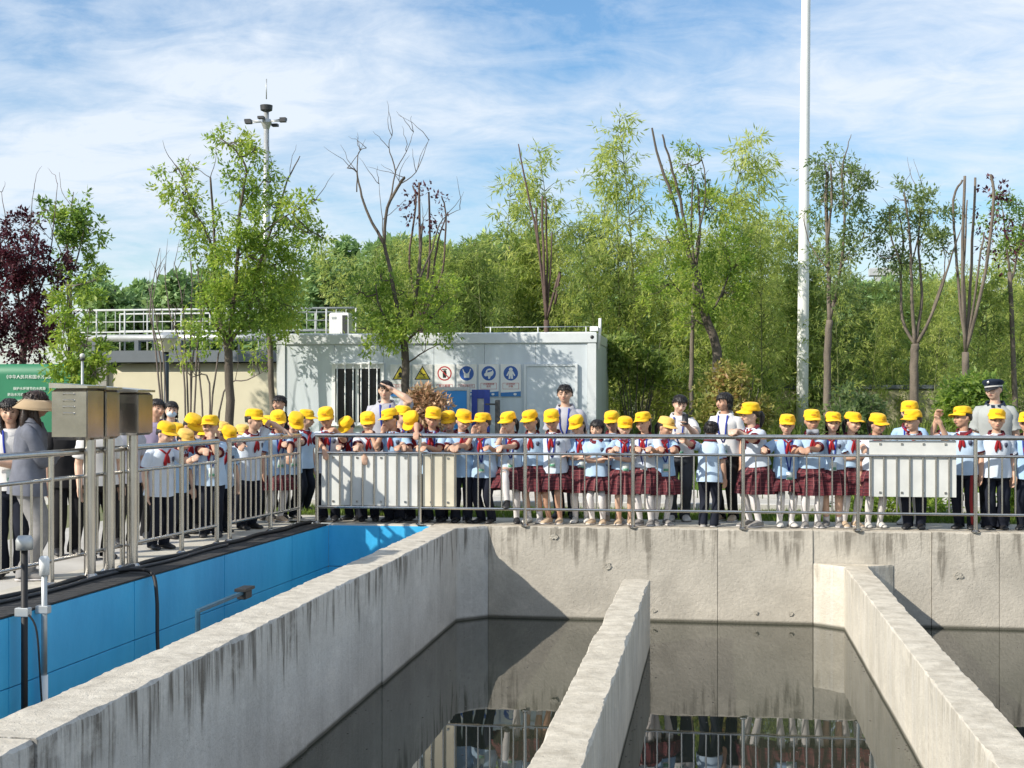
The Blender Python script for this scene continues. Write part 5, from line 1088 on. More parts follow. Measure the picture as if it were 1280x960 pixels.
    if hat in ('cap', 'faded'):
        cmv = M_cap if hat == 'cap' else M_cap2; cm = MB(); nu, nv = 36, 14; rings = []
        for j in range(nv + 1):
            th = j / nv; z = .44 + .82 * (th * 1.25 if th < .5 else .625 + .375 * math.sin((th - .5) * math.pi)); r_ = (1.0 - .10 * (th / .5) ** 2 if th < .5 else .90 * math.cos((th - .5) * math.pi) ** .55) if j < nv else .02
            ring = []
            for i in range(nu):
                ph = 2 * math.pi * i / nu; seam = 1 - .03 * (abs(math.cos(ph * 3)) ** 14) * (1 if j < nv else 0); w_ = 1 + .10 * noise.noise(Vector((math.cos(ph) * 1.8 + seed, math.sin(ph) * 1.8, th * 3.2))) * (1 if j < nv else 0)
                ring.append(hv(math.sin(ph) * .885 * r_ * seam * w_, .06 - math.cos(ph) * 1.02 * r_ * seam * w_, z - (.06 * (1 - th) if math.cos(ph) < -.2 else 0)))
            rings.append(ring)
        cm.loft(rings, cap=True); co = cm.build('cap', cmv, t); bmh = MB(); topv = []; botv = []; na, nrr = 18, 5
        for i in range(na + 1):
            ph = R(-76 + 152 * i / na); c_ = math.cos(ph); ext = .66 * max(0, (math.cos(ph * 1.16))) ** .55
            for j in range(nrr + 1):
                f = j / nrr; x = math.sin(ph) * (.875 + .10 * f * min(1, ext)); yv = .06 - c_ * 1.0 - ext * f; zv = .465 - .20 * f * ext - .26 * (abs(math.sin(ph)) ** 2.0) * f + .07 * f * noise.noise(Vector((i * .35, j * .5, seed)))
                topv.append(hv(x, yv, zv)); botv.append(hv(x, yv, zv - .04))
        m_ = nrr + 1; nT = len(topv); fs_ = []
        for i in range(na):
            for j in range(nrr): a_ = i * m_ + j; fs_ += [(a_, a_ + 1, a_ + m_ + 1, a_ + m_), (nT + a_, nT + a_ + m_, nT + a_ + m_ + 1, nT + a_ + 1)]
        for i in range(na): a_ = i * m_ + nrr; fs_.append((a_, nT + a_, nT + a_ + m_, a_ + m_))
        bmh.add(topv + botv, fs_); bmh.build('brim', cmv, co); MB().ell(hv(0, .06, 1.25), (.06 * hr, .06 * hr, .035 * hr), HR, 8, 5).build('button', cmv, co)
        em = MB(); ev = []
        for i in range(6):
            for j in range(5):
                ph = R(-20 + 40 * i / 5); th = .18 + .30 * j / 4; r_ = (1.0 - .10 * (th / .5) ** 2) * 1.05; ev.append(hv(math.sin(ph) * .885 * r_, .06 - math.cos(ph) * 1.02 * r_, .44 + .82 * th * 1.25))
        em.add(ev, [(i * 5 + j, i * 5 + j + 1, (i + 1) * 5 + j + 1, (i + 1) * 5 + j) for i in range(1, 4) for j in range(1, 3)] + [(j + 1, j + 2, 5 + j + 2, 5 + j + 1) for j in (0, 1)]); em.build('emblem', M_emb, co)
    elif hat == 'guard':
        rings = []
        for z, r_ in ((.22, 1.02), (.52, 1.03), (.66, 1.20), (.86, 1.26), (1.0, 1.12), (1.06, .5)): rings.append([hv(math.sin(p_) * .84 * r_, .06 - math.cos(p_) * .98 * r_, z + (.12 * math.cos(p_) if z > .6 else 0)) for p_ in [2 * math.pi * k_ / 26 for k_ in range(26)]])
        co = MB().loft(rings).build('peaked_cap', M_capn, t); MB().loft([[hv(math.sin(p_) * .84 * 1.045, .06 - math.cos(p_) * .98 * 1.045, z) for p_ in [2 * math.pi * k_ / 26 for k_ in range(26)]] for z in (.30, .44)], cap=False).build('cap_band', mat('silver braid', (.5, .5, .48), .4), co)
        pk = MB(); v_ = []
        for i in range(13):
            ph = R(-62 + 124 * i / 12)
            for j in range(4): f = j / 3; e_ = .42 * math.cos(ph * 1.3); v_.append(hv(math.sin(ph) * .86, .06 - math.cos(ph) * .98 - e_ * f, .25 - .3 * f * max(0, math.cos(ph))))
        pk.add(v_, [(i * 4 + j, i * 4 + j + 1, i * 4 + j + 5, i * 4 + j + 4) for i in range(12) for j in range(3)]); po = pk.build('peak', M_shoek, co); so = po.modifiers.new('t', 'SOLIDIFY'); so.thickness = .006
        MB().ell(hv(0, -1.12, .80), (.15 * hr, .05 * hr, .17 * hr), HR, 10, 6).build('badge', mat('silver badge', (.7, .7, .68), .3, 1.0), co)
    elif hat == 'visor':
        v_ = []; n_ = 28; rows = 5
        for i in range(n_ + 1):
            ph = R(-150 + 300 * i / n_)
            for j in range(rows): f = j / (rows - 1); r_ = 1.05 + .95 * f; v_.append(hv(math.sin(ph) * .84 * r_, .06 - math.cos(ph) * .98 * r_, .42 - .62 * f - .1 * f * f))
        vb = MB(); vb.add(v_, [(i * rows + j, i * rows + j + 1, (i + 1) * rows + j + 1, (i + 1) * rows + j) for i in range(n_) for j in range(rows - 1)]); po = vb.build('sun_visor', M_straw, t); so = po.modifiers.new('t', 'SOLIDIFY'); so.thickness = .006
        MB().tube([hv(math.sin(R(-150 + 300 * i / n_)) * .84 * 2.0, .06 - math.cos(R(-150 + 300 * i / n_)) * .98 * 2.0, -.30) for i in range(n_ + 1)], .02 * hr + .003, 6).build('visor_edge', M_straw, po)
    if g('mask'): MB().ell(hv(0, -.50, -.42), (.60 * hr, .56 * hr, .40 * hr), HR, 14, 8).build('face_mask', M_mask, t)
    if g('glasses'):
        for s in (-1, 1): MB().tube([hv(s * .29 + .17 * math.cos(a_), -.90, .0 + .13 * math.sin(a_)) for a_ in [2 * math.pi * k_ / 12 for k_ in range(13)]], .018 * hr, 5).build('spectacle_rim', M_blk, t)
    # --- shirt
    shc = g('shirt', (M_shirt, M_shirt2, M_shirt, M_shirtw, M_shirt3)[seed % 5]); hem = g('hem', -.06); gr = .010 * H + .004; sh = MB(); nn = 28; tvs = [hem + (.318 - hem) * i / 15 for i in range(16)]; rings = []
    for i, tv in enumerate(tvs):
        c, a, b = sect(tv, gr * (1.0 if tv < .27 else .55)); fl = .014 * H * max(0, 1 - (tv - hem) / .16); ring = []
        for k_ in range(nn):
            ph = 2 * math.pi * k_ / nn; fold = .009 * H * noise.noise(Vector((math.cos(ph) * 3 + seed, math.sin(ph) * 3, tv * 9))) + .004 * H * max(0, 1 - (tv - hem) / .2) * math.sin(ph * 7 + seed)
            cc = c.copy(); 
            if tv < hem + .001: pass
            ring.append(cc + Xa * math.sin(ph) * (a + fl + fold) - Ya * math.cos(ph) * (b + fl + fold))
        rings.append(ring)
    if tvs[0] < -.075:
        for i in range(16):
            if tvs[i] < -.075: rings[i] = [p + Vector((0, 0, (tvs[i] + .075) * H)) for p in rings[i]]
    sh.loft(rings, cap=False); inner = [[p + (Hc + sd_ * tvs[0] * H - p) * .06 for p in rings[0]]]; sh.loft([inner[0], rings[0]], cap=False)
    for (S, E_, Wt, hdv, curl, side) in arms:
        r0 = ar[0]; d = (E_ - S)
        if sleeve_long: pts = [S - Xa * side * .045 * H, S, S.lerp(E_, .5), E_, E_.lerp(Wt, .35), E_.lerp(Wt, .7), E_.lerp(Wt, .94)]; rr = [r0 * 1.1, r0 * 1.24, r0 * 1.22, r0 * 1.12, r0 * 1.12, r0 * 1.0, r0 * .9]
        else: pts = [S - Xa * side * .045 * H, S, S.lerp(E_, .25), S.lerp(E_, .5), S.lerp(E_, .72)]; rr = [r0 * 1.1, r0 * 1.22, r0 * 1.26, r0 * 1.34, r0 * 1.44]
        mbs = MB(); mbs.tube(catmull(pts, 2), np.interp(np.linspace(0, len(rr) - 1, 2 * (len(rr) - 1) + 1), range(len(rr)), rr).tolist(), 14, cap=False); mbs.jit(.011 * H, 16, seed); sh.add(mbs.v, mbs.f)
        if not sleeve_long:
            e0, e1 = S.lerp(E_, .66), S.lerp(E_, .735); MB().tube([e0, e1, e1 - d * .03], [r0 * 1.46, r0 * 1.50, r0 * 1.25], 14, cap=False).build('sleeve_trim', g('trim', M_trim), t)
    sh.build('shirt', shc, t)
    # collar
    cl = MB(); cr = []
    for f, gx, dz in ((0, .0, .012), (.5, .006, .020), (1, .018, -.004)):
        ring = []
        for k_ in range(20):
            ph = 2 * math.pi * k_ / 20; c, a, b = sect(.316, .003 * H + gx * H); fr_ = math.cos(ph); ring.append(c + sd_ * (dz - .016 * max(0, fr_) * (1 + f)) * H + Xa * math.sin(ph) * a - Ya * fr_ * b)
        cr.append(ring)
    cl.loft(cr, cap=False); cl.build('collar', g('collar', M_trim if not adult else shc), t)
    front = lambda tv, x: spt(tv, math.asin(max(-.95, min(.95, x * H / max(.01, sect(tv, gr)[1])))), gr + .005 * H)
    def ribbon(name, path, w, m, th=.004):
        mb = MB(); rings = []
        for i, (tv, x) in enumerate(path):
            ww = w[i] if hasattr(w, '__len__') else w; l_, r_ = front(tv, x - ww / 2), front(tv, x + ww / 2); o_ = -Ya * th; rings.append([l_ - o_ * .5, r_ - o_ * .5, r_ + o_, l_ + o_])
        return mb.loft(rings).build(name, m, t)
    if g('scarf', not adult):
        k_ = seed % 3 * .008; s_ = MB()
        ribbon('scarf', [(.305, -.045), (.285, -.02), (.265, 0)], [.022, .022, .018], M_scarf); ribbon('scarf', [(.305, .045), (.285, .02), (.265, 0)], [.022, .022, .018], M_scarf)
        ribbon('scarf_tail', [(.272, 0), (.24, -.008), (.20, -.014), (.165 - k_, -.016)], [.018, .024, .030, .006], M_scarf, .006); ribbon('scarf_tail', [(.272, 0), (.24, .012), (.20, .018), (.18 + k_, .02)], [.014, .020, .024, .006], M_scarf, .005)
    if g('lanyard', not adult and seed % 3 != 0):
        bz = g('badge_z', .05); ribbon('lanyard', [(.31, -.034), (.24, -.030), (.16, -.022), (bz + .05, .006)], .011, M_lany); ribbon('lanyard', [(.31, .036), (.24, .034), (.16, .026), (bz + .05, .012)], .011, M_lany)
        c = front(bz, .012) - Ya * .012; RBd = Matrix((Xa, Ya, sd_)).transposed(); bd_ = MB().cbox(c, (.062 * H, .005, .078 * H), RBd).build('badge', M_badge, t); MB().cbox(c - Ya * .0035 - sd_ * .018 * H, (.05 * H, .002, .022 * H), RBd).build('badge_print', M_bgreen, bd_)
    if g('crest', not adult): ribbon('crest', [(.245, .062), (.225, .064), (.205, .064)], [.024, .030, .012], mat('crest dark', (.06, .07, .12), .6))
    # --- lower clothes
    low_ = g('low', 'T')
    if low_ == 'S':
        hz = g('skz', .29) * H; sk = MB(); rings = []; at = []; nn = 64; rows = 14; top_t = .075 if hem < .03 else .10
        for i in range(rows + 1):
            f = i / rows
            if f == 0: c, a, b = sect(top_t, .006 * H)
            else: pass
            c0, a0, b0 = sect(top_t, .008 * H); zc = c0.z + (hz - c0.z) * f; zhem = (Hc + sd_ * hem * H).z if hem > 0 else Hc.z + hem * H; under = max(0, min(1, (zhem + .004 * H - zc) / (.06 * H))); a_ = a0 + (.004 + .030 * under + .05 * f * under) * H; b_ = b0 + (.002 + .026 * under + .048 * f * under) * H; fp = f * under; cy_ = c0.y * (1 - min(1, f * 2)) ; ring = []
            for k_ in range(nn):
                ph = 2 * math.pi * k_ / nn; pl = .013 * fp * H * (1 if k_ % 4 < 2 else -.7) + .010 * f * H * noise.noise(Vector((ph * 2, seed, f)))
                q = Vector((math.sin(ph) * (a_ + pl), cy_ - math.cos(ph) * (b_ + pl), zc + (.006 * H * noise.noise(Vector((ph, seed, 1))) if f == 1 else 0)))
                if g('raise'):                                          # cloth carried up by the lifted thigh
                    hj, kn, ank, toe, sd2 = legs[0 if g('raise') < 0 else 1]; w_ = max(0, math.cos(ph - R(20) * sd2 * 1.0)) * max(0, f - .25); q += Vector((0, -.10 * H, .06 * H)) * w_
                ring.append(q); at.append((k_ / nn, f, 0))
            rings.append(ring)
        sk.loft(rings, cap=False, at=at); sk.build('skirt', M_plaid, t, attr=True)
    else:
        tr = MB(); rings = []; wt = .08 if hem > 0 else .04
        for tv, gw in ((wt, .006), (.0, .010), (-.045, .014), (-.075, .006)):
            c, a, b = sect(tv, gw * H); rings.append([c + Xa * math.sin(2 * math.pi * k_ / 22) * a - Ya * math.cos(2 * math.pi * k_ / 22) * b for k_ in range(22)])
        tr.loft(rings); fw2 = g('flare', 1.0)
        for (hj, kn, ank, toe, side) in legs:
            pts = [hj + Vector((0, 0, .02 * H)), hj - Vector((0, 0, .03 * H)), hj.lerp(kn, .55), kn, kn.lerp(ank, .5), ank + Vector((0, 0, .005 * H)), ank - Vector((0, 0, .022 * H))]; rr = [.054 * H, .064 * H, .055 * H, .047 * H, .043 * H * fw2, .042 * H * fw2, .044 * H * fw2]
            mbs = MB(); mbs.tube(catmull(pts, 2), np.interp(np.linspace(0, 6, 13), range(7), rr).tolist(), 14, cap=True); mbs.jit(.010 * H, 9, seed + side); tr.add(mbs.v, mbs.f)
            if g('stripe') and side == g('stripe'):
                sp = [hj + Vector((side * .02 * H, -.062 * H, -.02 * H)), hj.lerp(kn, .5) + Vector((side * .02 * H, -.06 * H, 0)), kn + Vector((side * .018 * H, -.053 * H, 0)), kn.lerp(ank, .5) + Vector((side * .016 * H, -.05 * H, 0)), ank + Vector((side * .015 * H, -.05 * H, -.01 * H))]; MB().tube(catmull(sp, 3), .013 * H, 8).build('side_stripe', M_redst, t)
        tr.build('trousers', g('pants', M_navy), t)
    if low_ == 'S' and g('socks', True):
        for (hj, kn, ank, toe, side) in legs:
            tp = g('sockh', 1.0); p0_ = kn.lerp(hj, .25) if tp >= 1 else kn.lerp(ank, 1 - tp); MB().tube([p0_, kn if tp >= 1 else p0_.lerp(ank, .2), kn.lerp(ank, .3) if tp >= 1 else p0_.lerp(ank, .4), kn.lerp(ank, .75), ank, ank - Vector((0, 0, .015 * H))] if tp >= 1 else [p0_, p0_.lerp(ank, .5), ank, ank - Vector((0, 0, .015 * H))], [x * H for x in ((.041, .0365, .0375, .0275, .0255, .026) if tp >= 1 else (.030, .0285, .0265, .0265))], 12, rnd=False).build('stocking', M_sock, t)
    shm = g('shoe', M_shoek if low_ == 'T' else M_shoeg)
    for (hj, kn, ank, toe, side) in legs:
        up = Vector((0, 0, 1)); sx_ = toe.cross(up).normalized(); up2 = sx_.cross(toe).normalized(); base = ank - up2 * .0425 * H; rings = []
        for f, w, h_ in ((-.042, .012, .030), (-.035, .024, .046), (-.01, .028, .056), (.03, .029, .052), (.07, .034, .036), (.10, .033, .028), (.118, .024, .022), (.126, .010, .014)):
            ring = []
            for k_ in range(14):
                a_ = 2 * math.pi * k_ / 14; ring.append(base + toe * f * H + sx_ * math.cos(a_) * w * H + up2 * (max(.002, .5 * h_ + .56 * h_ * math.sin(a_)) * H))
            rings.append(ring)
        so_ = MB().loft(rings).build('shoe', shm, t)
        if shm is not M_shoek: MB().loft([[base + toe * f * H + sx_ * s * w * H + up2 * z for s, z in ((-1, .002), (1, .002), (1, .012), (-1, .012))] for f, w in ((-.044, .014), (-.03, .028), (.03, .031), (.07, .036), (.105, .034), (.127, .014))]).build('sole', M_sock if shm is not M_shoew else M_shoeg, so_)
    P['root'] = t; P['arms'] = arms; P['K'] = K; return t

# ------------------------------------------------------------------ who stands where
def rail(px, y=.15, z=.955): p = aty(px, 560, y); return (Vector((p.x, y, z)), 'rail')
def toprail(px, y=.17): p = aty(px, 545, y); return (Vector((p.x, y, 1.165)), 'rail')
def pt(px, py, y, mode='flat', pole=None): p = aty(px, py, y); return (p, mode) if pole is None else (p, mode, pole)
PEOPLE = []
def kid(px, py, label, y=.42, dy=0, **k):
    p = aty(px, py, y); sd_ = len(PEOPLE) + 1; k.setdefault('byaw', ((sd_ * 47) % 29 - 14) * .9 + .25 * max(-40, min(40, k.get('yaw', 0)))); k.setdefault('step', (((sd_ * 31) % 7 - 3) * .012, ((sd_ * 17) % 7 - 3) * .012)); PEOPLE.append(dict(x=p.x, y=y, ztop=p.z, label=label, seed=sd_, **k))
def lkid(px, py, off, label, **k):
    """pupil behind the left railing: off metres from the rail"""
    d = ray(px, py); tt = (-2.75 - .06 * RK - off - CAM.x + CAM.y * RK) / (d.x - d.y * RK); p = CAM + d * tt
    PEOPLE.append(dict(x=p.x, y=p.y, ztop=p.z, label=label, seed=len(PEOPLE) + 1, **k)); return p
G, S, T = 'tail', 'S', 'T'
# --- end wall railing
kid(408, 509, 'boy in pale shirt at railing corner, arm draped over rail, looking down', yaw=8, pitch=26, lean=10, low=T, al=pt(409, 566, .02, 'hang', (-1, -.2, .3)), ar=toprail(418), shirt=M_shirtw, y=.40)
kid(434, 521, 'child bent low so only cap crown shows beside railing corner boy', yaw=-30, pitch=48, lean=16, low=T, al=rail(424), ar=rail(447), y=.50)
kid(460, 515, 'boy dangling one straight arm down in front of the wide board', yaw=14, pitch=26, lean=10, low=T, al=pt(458, 575, .0, 'hang', (-1, 0, .2)), ar='C', y=.42)
kid(488, 511, 'boy in three-quarter view with hand to chin above wide board', yaw=-38, pitch=20, lean=8, low=T, al='C', ar=rail(500), y=.42, lanyard=False)
kid(503, 507, 'black haired girl in cap half hidden between two boys by the wide board', yaw=62, pitch=10, hair=G, low=T, y=.95)
kid(515, 514, 'child in cap with head bowed deeply, brim pointing at the rail', yaw=-14, pitch=56, lean=18, low=T, al=rail(505), ar=rail(525), y=.48)
kid(541, 509, 'boy reaching his forearm sideways along the top rail', yaw=10, pitch=18, roll=6, lean=10, low=T, al=pt(521, 541, .10, 'rail', (-.3, .2, 1)), ar=rail(533), y=.40)
kid(561, 514, 'child in faded looking cap peering down above the narrow yellowed board', yaw=4, pitch=24, lean=8, low=T, al='D', ar=rail(567), y=.58)
kid(579, 512, 'tall boy at the edge of yellowed board resting crossed hands on rail', yaw=36, pitch=28, lean=8, low=T, al=rail(566), ar=rail(572), y=.46, hem=-.08)
kid(603, 516, 'boy in profile with hand at mouth and large badge at waist', yaw=-40, pitch=6, lean=6, low=T, al='C', ar=rail(611), y=.42, badge_z=.02, lanyard=True, hem=-.07)
p = aty(633, 640, .14)
kid(636, 515, 'girl lifting one white stockinged leg onto the bottom rail', yaw=-32, pitch=20, lean=4, low=S, hair=G, al='C', ar=rail(627), y=.46, raise_to=(p.x, .21, .30), **{'raise': -1}, shoe=M_shoek, hem=.02)
kid(663, 513, 'girl with long hair and cap looking down beside the leg lifting girl', yaw=-26, pitch=22, low=S, hair=G, al='B', ar='D', y=.46, socks=True, sockh=.35, hem=.03, shoe=M_shoew)
kid(690, 512, 'girl in cap standing straight with hands behind back, bare legs', yaw=-3, pitch=24, low=S, hair=G, al='B', ar='B', y=.44, socks=False, shoe=M_beige, skz=.31, hem=-.04, lanyard=True)
kid(722, 519, 'girl in cap with folded arms and tilted head before the tall man', yaw=-18, pitch=34, roll=-8, low=S, hair=G, al='X', ar='X', y=.52, hem=.05, shoe=M_shoew)
kid(746, 523, 'girl without cap, black hair, folded arms among capped pupils', yaw=-12, pitch=14, low=S, hair='bob', hat='none', al='X', ar='X', y=.44, hem=-.03, scarf=False, shoe=M_beige, skz=.33)
kid(765, 514, 'girl in cap standing a row behind beside the bare headed girl', yaw=-6, pitch=24, low=S, hair=G, y=.92, al='D', ar='D', shoe=M_beige, hem=.03)
kid(781, 521, 'short girl in cap gripping the rail next to a railing post', yaw=8, pitch=20, low=S, hair=G, al=rail(770), ar='X', y=.42, hem=.03, shoe=M_beige, socks=False)
kid(804, 515, 'girl with red scarf and badge holding middle rail with both hands', yaw=-24, pitch=12, low=S, hair=G, al=rail(797), ar=rail(813), y=.42, hem=.03, lanyard=True, badge_z=-.01, shoe=M_shoeg)
kid(832, 521, 'girl in paler cap turned sideways beside the phone holding teacher', yaw=52, pitch=24, low=S, hair=G, hat='faded', al=rail(825), ar=rail(842), y=.44, hem=-.03, shoe=M_shoeg)
kid(850, 492, 'woman in white blouse and grey trousers looking at her phone', adult=True, yaw=14, pitch=26, hair='back', low=T, pants=M_dgry, shirt=M_wbl, collar=M_wbl, trim=M_wbl, y=1.05, hem=-.0, al=pt(845, 545, .80, 'flat'), ar=pt(860, 533, .72, 'flat'), lanyard=True, shoe=M_shoew)
kid(889, 525, 'bare headed girl with bun seen from behind in navy trousers', yaw=172, byaw=168, pitch=4, low=T, hair='bun', hat='none', ar=pt(853, 548, .16, 'rail', (-1, 0, -.2)), al='D', y=.50, hem=-.08, scarf=False, lanyard=False, crest=False, shoe=M_shoeg)
kid(905, 489, 'bob haired woman in white shirt and black trousers smiling sideways', adult=True, yaw=-52, byaw=-20, pitch=10, hair='bob', low=T, pants=M_blk, shirt=M_wbl, collar=M_wbl, trim=M_wbl, y=1.15, al='D', ar='D', lanyard=True, shoe=M_beige, hem=-.0)
kid(938, 503, 'tall girl in side view leaning both forearms on the top rail', yaw=-64, byaw=-48, pitch=8, lean=9, low=S, hair=G, al=toprail(914, .14), ar=toprail(921, .12), y=.44, hem=.0, lanyard=False, shoe=M_shoeg, skz=.27)
kid(984, 518, 'girl in cap and white stockings with arm stretched to middle rail', yaw=-4, pitch=12, low=S, hair=G, al=rail(955), ar='D', y=.42, hem=-.05, lanyard=True, badge_z=-.03, shoe=M_shoew, skz=.33)
kid(1015, 512, 'girl in cap with grey cloth under her chin, hands joined on rail', yaw=10, pitch=12, low=S, hair=G, al=rail(1001), ar=rail(1010), y=.44, hem=.02, shoe=M_shoeg, lanyard=False, skz=.28)
kid(1041, 515, 'bob haired girl in cap with arms low and bare knees', yaw=4, pitch=6, low=S, hair='bob', al='D', ar='B', y=.50, hem=.02, shoe=M_shoeg, sockh=.25, lanyard=True)
kid(1066, 515, 'girl in cap turning her head towards the high grey board', yaw=42, pitch=10, low=S, hair=G, al='X', ar=rail(1080), y=.56, hem=.04, shoe=M_beige, lanyard=False)
kid(1097, 517, 'girl in cap behind the edge of the high grey board', yaw=40, pitch=18, low=S, hair=G, al='D', ar='D', y=.46, hem=.02, shoe=M_shoew)
kid(1137, 501, 'taller pupil in cap directly behind the pointing boy', yaw=-14, pitch=10, low=S, y=1.0, al='D', ar='D', shoe=M_shoew, hair=G)
kid(1141, 512, 'boy behind the high grey board stretching an arm out sideways', yaw=-52, byaw=-12, pitch=10, low=T, ar=pt(1176, 531, .34, 'point', (0, .5, -1)), al='D', y=.44, shoe=M_shoek, lanyard=False)
kid(1203, 508, 'boy with red striped trousers raising a bent arm and fist', yaw=-62, byaw=-24, pitch=2, low=T, al=pt(1171, 522, .50, 'fist', (-.8, .2, -1)), ar='D', y=.50, stripe=1, flare=1.0, hem=-.04, lanyard=False, shoe=M_shoek)
kid(1242, 473, 'guard in grey uniform shirt and navy peaked cap', adult=True, yaw=-36, byaw=-14, pitch=4, hair='short', hat='guard', low=T, pants=M_blk, shirt=M_unif, collar=M_capn, trim=M_unif, y=1.15, al='D', ar='D', shoe=M_shoek, fat=.06)
kid(1246, 511, 'boy in wide dark trousers standing before the guard, arm at side', yaw=-4, pitch=6, low=T, al='B', ar='D', y=.44, flare=1.45, hem=-.05, lanyard=False, shoe=M_shoek, fat=.08)
kid(1284, 515, 'boy in cap beside the wide trousered boy by the guard', yaw=-24, pitch=8, low=T, al='D', ar='D', y=.48, hem=-.05, shoe=M_shoek)
# --- adults behind
kid(482, 474, 'man in pale grey work shirt shading his eyes with one hand', adult=True, yaw=6, pitch=6, hair='short', low=T, pants=M_dgry, shirt=M_gry, collar=M_gry, trim=M_gry, y=1.35, al='D', ar='E', fat=.12, lanyard=True, long=False, shoe=M_shoek, glasses=True)
kid(706, 479, 'tall man in glasses and grey work shirt with blue lanyard', adult=True, yaw=-4, pitch=2, hair='short', low=T, pants=M_dgry, shirt=M_gry, collar=M_gry, trim=M_gry, y=1.25, al='D', ar='D', fat=.10, lanyard=True, shoe=M_shoek, glasses=True)
kid(349, 493, 'short haired man in black shirt looking out from behind leaning pupils', adult=True, yaw=-16, pitch=4, hair='short', low=T, pants=M_blk, shirt=M_blk, collar=M_blk, trim=M_blk, y=1.9, al='D', ar='D', shoe=M_shoek)
# --- left railing (positions measured from that rail)
lkid(207, 527, .34, 'pupil in side view with hand on rail nearest the steel boxes', yaw=68, byaw=55, pitch=26, lean=8, low=T, hem=-.07, al='D', ar=(rpt(-2.95, .955), 'rail'), lanyard=False)
lkid(231, 536, .62, 'pupil in faded yellow cap stooping behind the nearest railing pupil', yaw=70, byaw=60, pitch=34, lean=14, low=T, hat='faded')
lkid(240, 517, .74, 'pupil in cap with long brim hanging down, second row by steel boxes', yaw=62, byaw=50, pitch=44, lean=14, low=T, lanyard=False)
lkid(263, 519, .42, 'smiling boy in cap facing forward over the left railing', yaw=4, byaw=20, pitch=4, low=T, al=(rpt(-2.45, .955), 'rail'), ar='C', skin=0)
lkid(285, 532, .40, 'pupil in cap bent low between smiling boy and reaching boy', yaw=48, byaw=45, pitch=42, lean=18, low=T, lanyard=False)
lkid(303, 531, .72, 'pupil in faded cap mostly hidden behind the reaching boy', yaw=60, byaw=50, pitch=16, hat='faded', low=T)
lkid(221, 529, 1.0, 'pupil in cap squeezed between lavender shirted woman and nearest railing pupil', yaw=66, byaw=50, pitch=24, lean=8, low=T, lanyard=False)
lkid(252, 530, .95, 'pupil in cap just behind the smiling boy shoulder', yaw=40, byaw=40, pitch=20, low=T, shirt=M_shirtw)
lkid(277, 527, .98, 'pupil in cap behind the gap between smiling boy and bent pupil', yaw=58, byaw=40, pitch=18, low=T, hat='faded')
lkid(335, 520, .66, 'pupil in cap between reaching boy and arm hanging girl', yaw=50, byaw=45, pitch=22, low=T, lanyard=False)
pr = rpt(-.62, 1.17)
lkid(318, 511, .30, 'boy in profile stretching his arm along the left top rail', yaw=72, byaw=58, pitch=10, lean=12, low=T, ar=(pr, 'flat', (0, .2, 1)), al=(rpt(-1.75, .955), 'rail'), lanyard=False, hem=-.07)
lkid(348, 513, .34, 'girl in cap hanging one arm down inside the left railing', yaw=24, byaw=40, pitch=30, lean=14, low=S, ar=(rpt(-.62, .62) + Vector((.10, 0, 0)), 'hang'), al='D', hair=G, shoe=M_beige)
lkid(369, 515, .30, 'pupil in cap bowing head over the end of the left railing', yaw=36, byaw=40, pitch=50, lean=18, low=T, ar=(rpt(-.22, .955), 'rail'), al=(rpt(-.38, .955), 'rail'))
lkid(383, 512, .62, 'girl with black ponytail turned away at the railing corner', yaw=84, byaw=60, pitch=12, low=T, hair=G, al='D', ar='D', lanyard=False)
# --- visitors behind the left railing
lkid(196, 497, .95, 'woman with pinned up hair in lavender polo shirt', adult=True, yaw=52, byaw=40, pitch=2, hair='back', low=T, pants=M_blk, shirt=M_lav, collar=M_lav, trim=M_lav, shoe=M_shoek)
lkid(214, 500, 1.45, 'masked woman with black hair behind the lavender shirted woman', adult=True, yaw=30, byaw=30, pitch=6, hair='bob', low=T, pants=M_blk, shirt=M_gry, collar=M_gry, trim=M_gry, shoe=M_shoek, mask=True)
lkid(12, 496, .62, 'long haired woman in cream top with blue lanyard beside straw visor', adult=True, yaw=26, byaw=25, pitch=10, roll=-4, hair='long', low=T, pants=M_navy, shirt=M_wbl, collar=M_wbl, trim=M_wbl, lanyard=True, shoe=M_shoek, al='D', ar='X', hem=-.02, badge_z=.06)
lkid(46, 486, .36, 'woman in tan sun visor and slate jacket seen from behind', adult=True, yaw=118, byaw=112, pitch=10, hair='long', brown=True, hat='visor', low=T, pants=M_gtrou, shirt=M_gjack, collar=M_gjack, trim=M_gjack, long=True, al='X', ar='D', shoe=M_shoeg, lanyard=False, hem=-.07, lean=5)
lkid(128, 505, .55, 'person in white top and black trousers behind the steel boxes', adult=True, yaw=50, byaw=40, pitch=8, hair='short', low=T, pants=M_blk, shirt=M_wbl, collar=M_wbl, trim=M_wbl, shoe=M_shoek, hem=-.03)
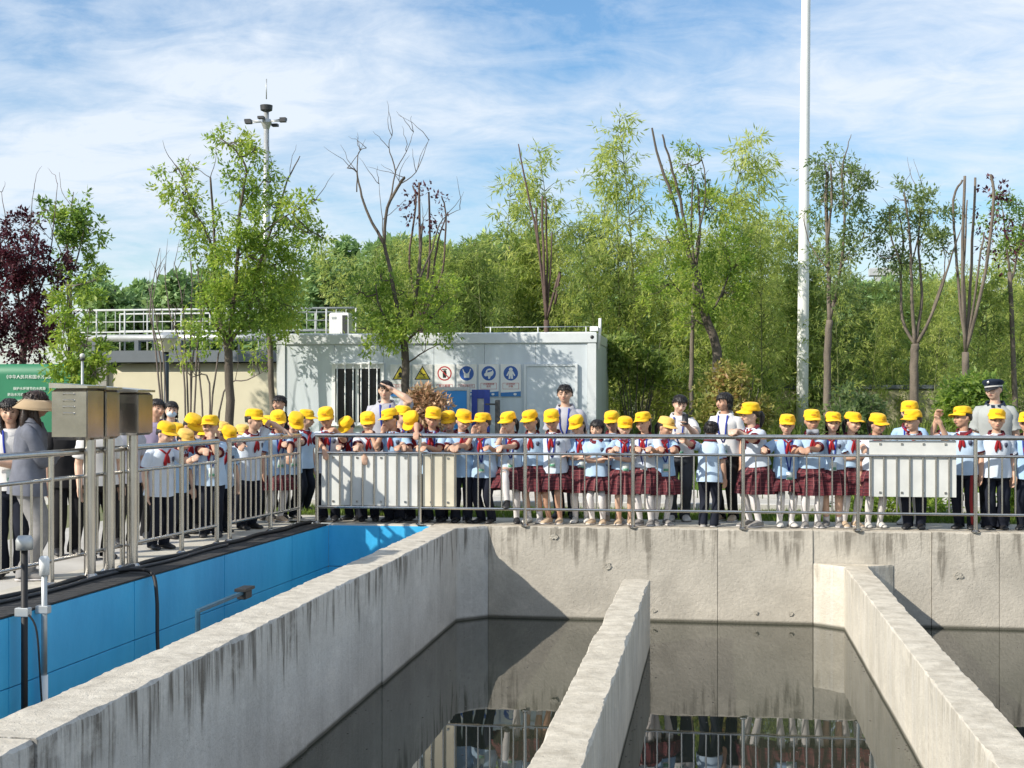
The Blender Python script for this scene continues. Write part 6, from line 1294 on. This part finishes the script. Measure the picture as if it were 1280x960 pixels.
lkid(84, 503, 1.05, 'person in black clothes standing behind the louvred steel box', adult=True, yaw=40, byaw=40, pitch=6, hair='short', low=T, pants=M_blk, shirt=M_blk, collar=M_blk, trim=M_blk, shoe=M_shoek)
lkid(160, 508, .95, 'woman in grey top between steel boxes and lavender shirted woman', adult=True, yaw=50, byaw=45, pitch=6, hair='bob', low=T, pants=M_blk, shirt=M_gry, collar=M_gry, trim=M_gry, shoe=M_shoek)
for P in PEOPLE: person(P)
# held things
for P in PEOPLE:
    if 'phone' in P['label'] and P.get('adult'):
        r = P['root']; Mw = Matrix.Translation(r.location) @ Matrix.Rotation(r.rotation_euler.z, 4, 'Z'); S_, E_, Wt, hd_, cu_, sd2 = P['arms'][1]; c = Mw @ (Wt + hd_ * .085 + Vector((0, -.012, .05)))
        rot = Matrix.Rotation(R(-35), 3, 'X'); ph = thing('phone', 'black smartphone held up by the woman in white blouse', 'phone', c); MB().cbox((0, 0, 0), (.075, .009, .155), rot).build('case', M_shoek, ph); MB().cbox(rot @ Vector((0, .0052, 0)), (.069, .001, .145), rot).build('screen', M_glass, ph)
        MB().tube([rot @ Vector((-.02, -.0046, .055)), rot @ Vector((-.02, -.0072, .055))], .010, 10).build('lens', M_glass, ph)
    if 'grey cloth' in P['label']:
        r = P['root']; c = P['K']['HC'] + Vector((0, -.05, -.125)); cl = MB(); rings = []
        for i in range(7):
            u = i / 6; rings.append([c + Vector((-.07 + .14 * u, 0, 0)) + Vector((.0, math.cos(a) * .035 * (1 + .3 * math.sin(u * 9)), math.sin(a) * .030 * (1 + .25 * math.cos(u * 7)))) for a in [2 * math.pi * k / 10 for k in range(10)]])
        o = cl.loft(rings).jit(.012, 22).build('cloth', fabric('grey checked cloth', (.28, .30, .34), .3)); o.location = r.location; o.rotation_euler = r.rotation_euler; tag(o, 'crumpled grey cloth held under the chin of a girl in cap', 'cloth')
# bake the body surfaces
dg = bpy.context.evaluated_depsgraph_get(); dg.update(); new = []
for b in BODIES: me = bpy.data.meshes.new_from_object(b.evaluated_get(dg)); new.append((b, me))
for b, me in new: b.modifiers.clear(); b.data = me; me.shade_smooth()
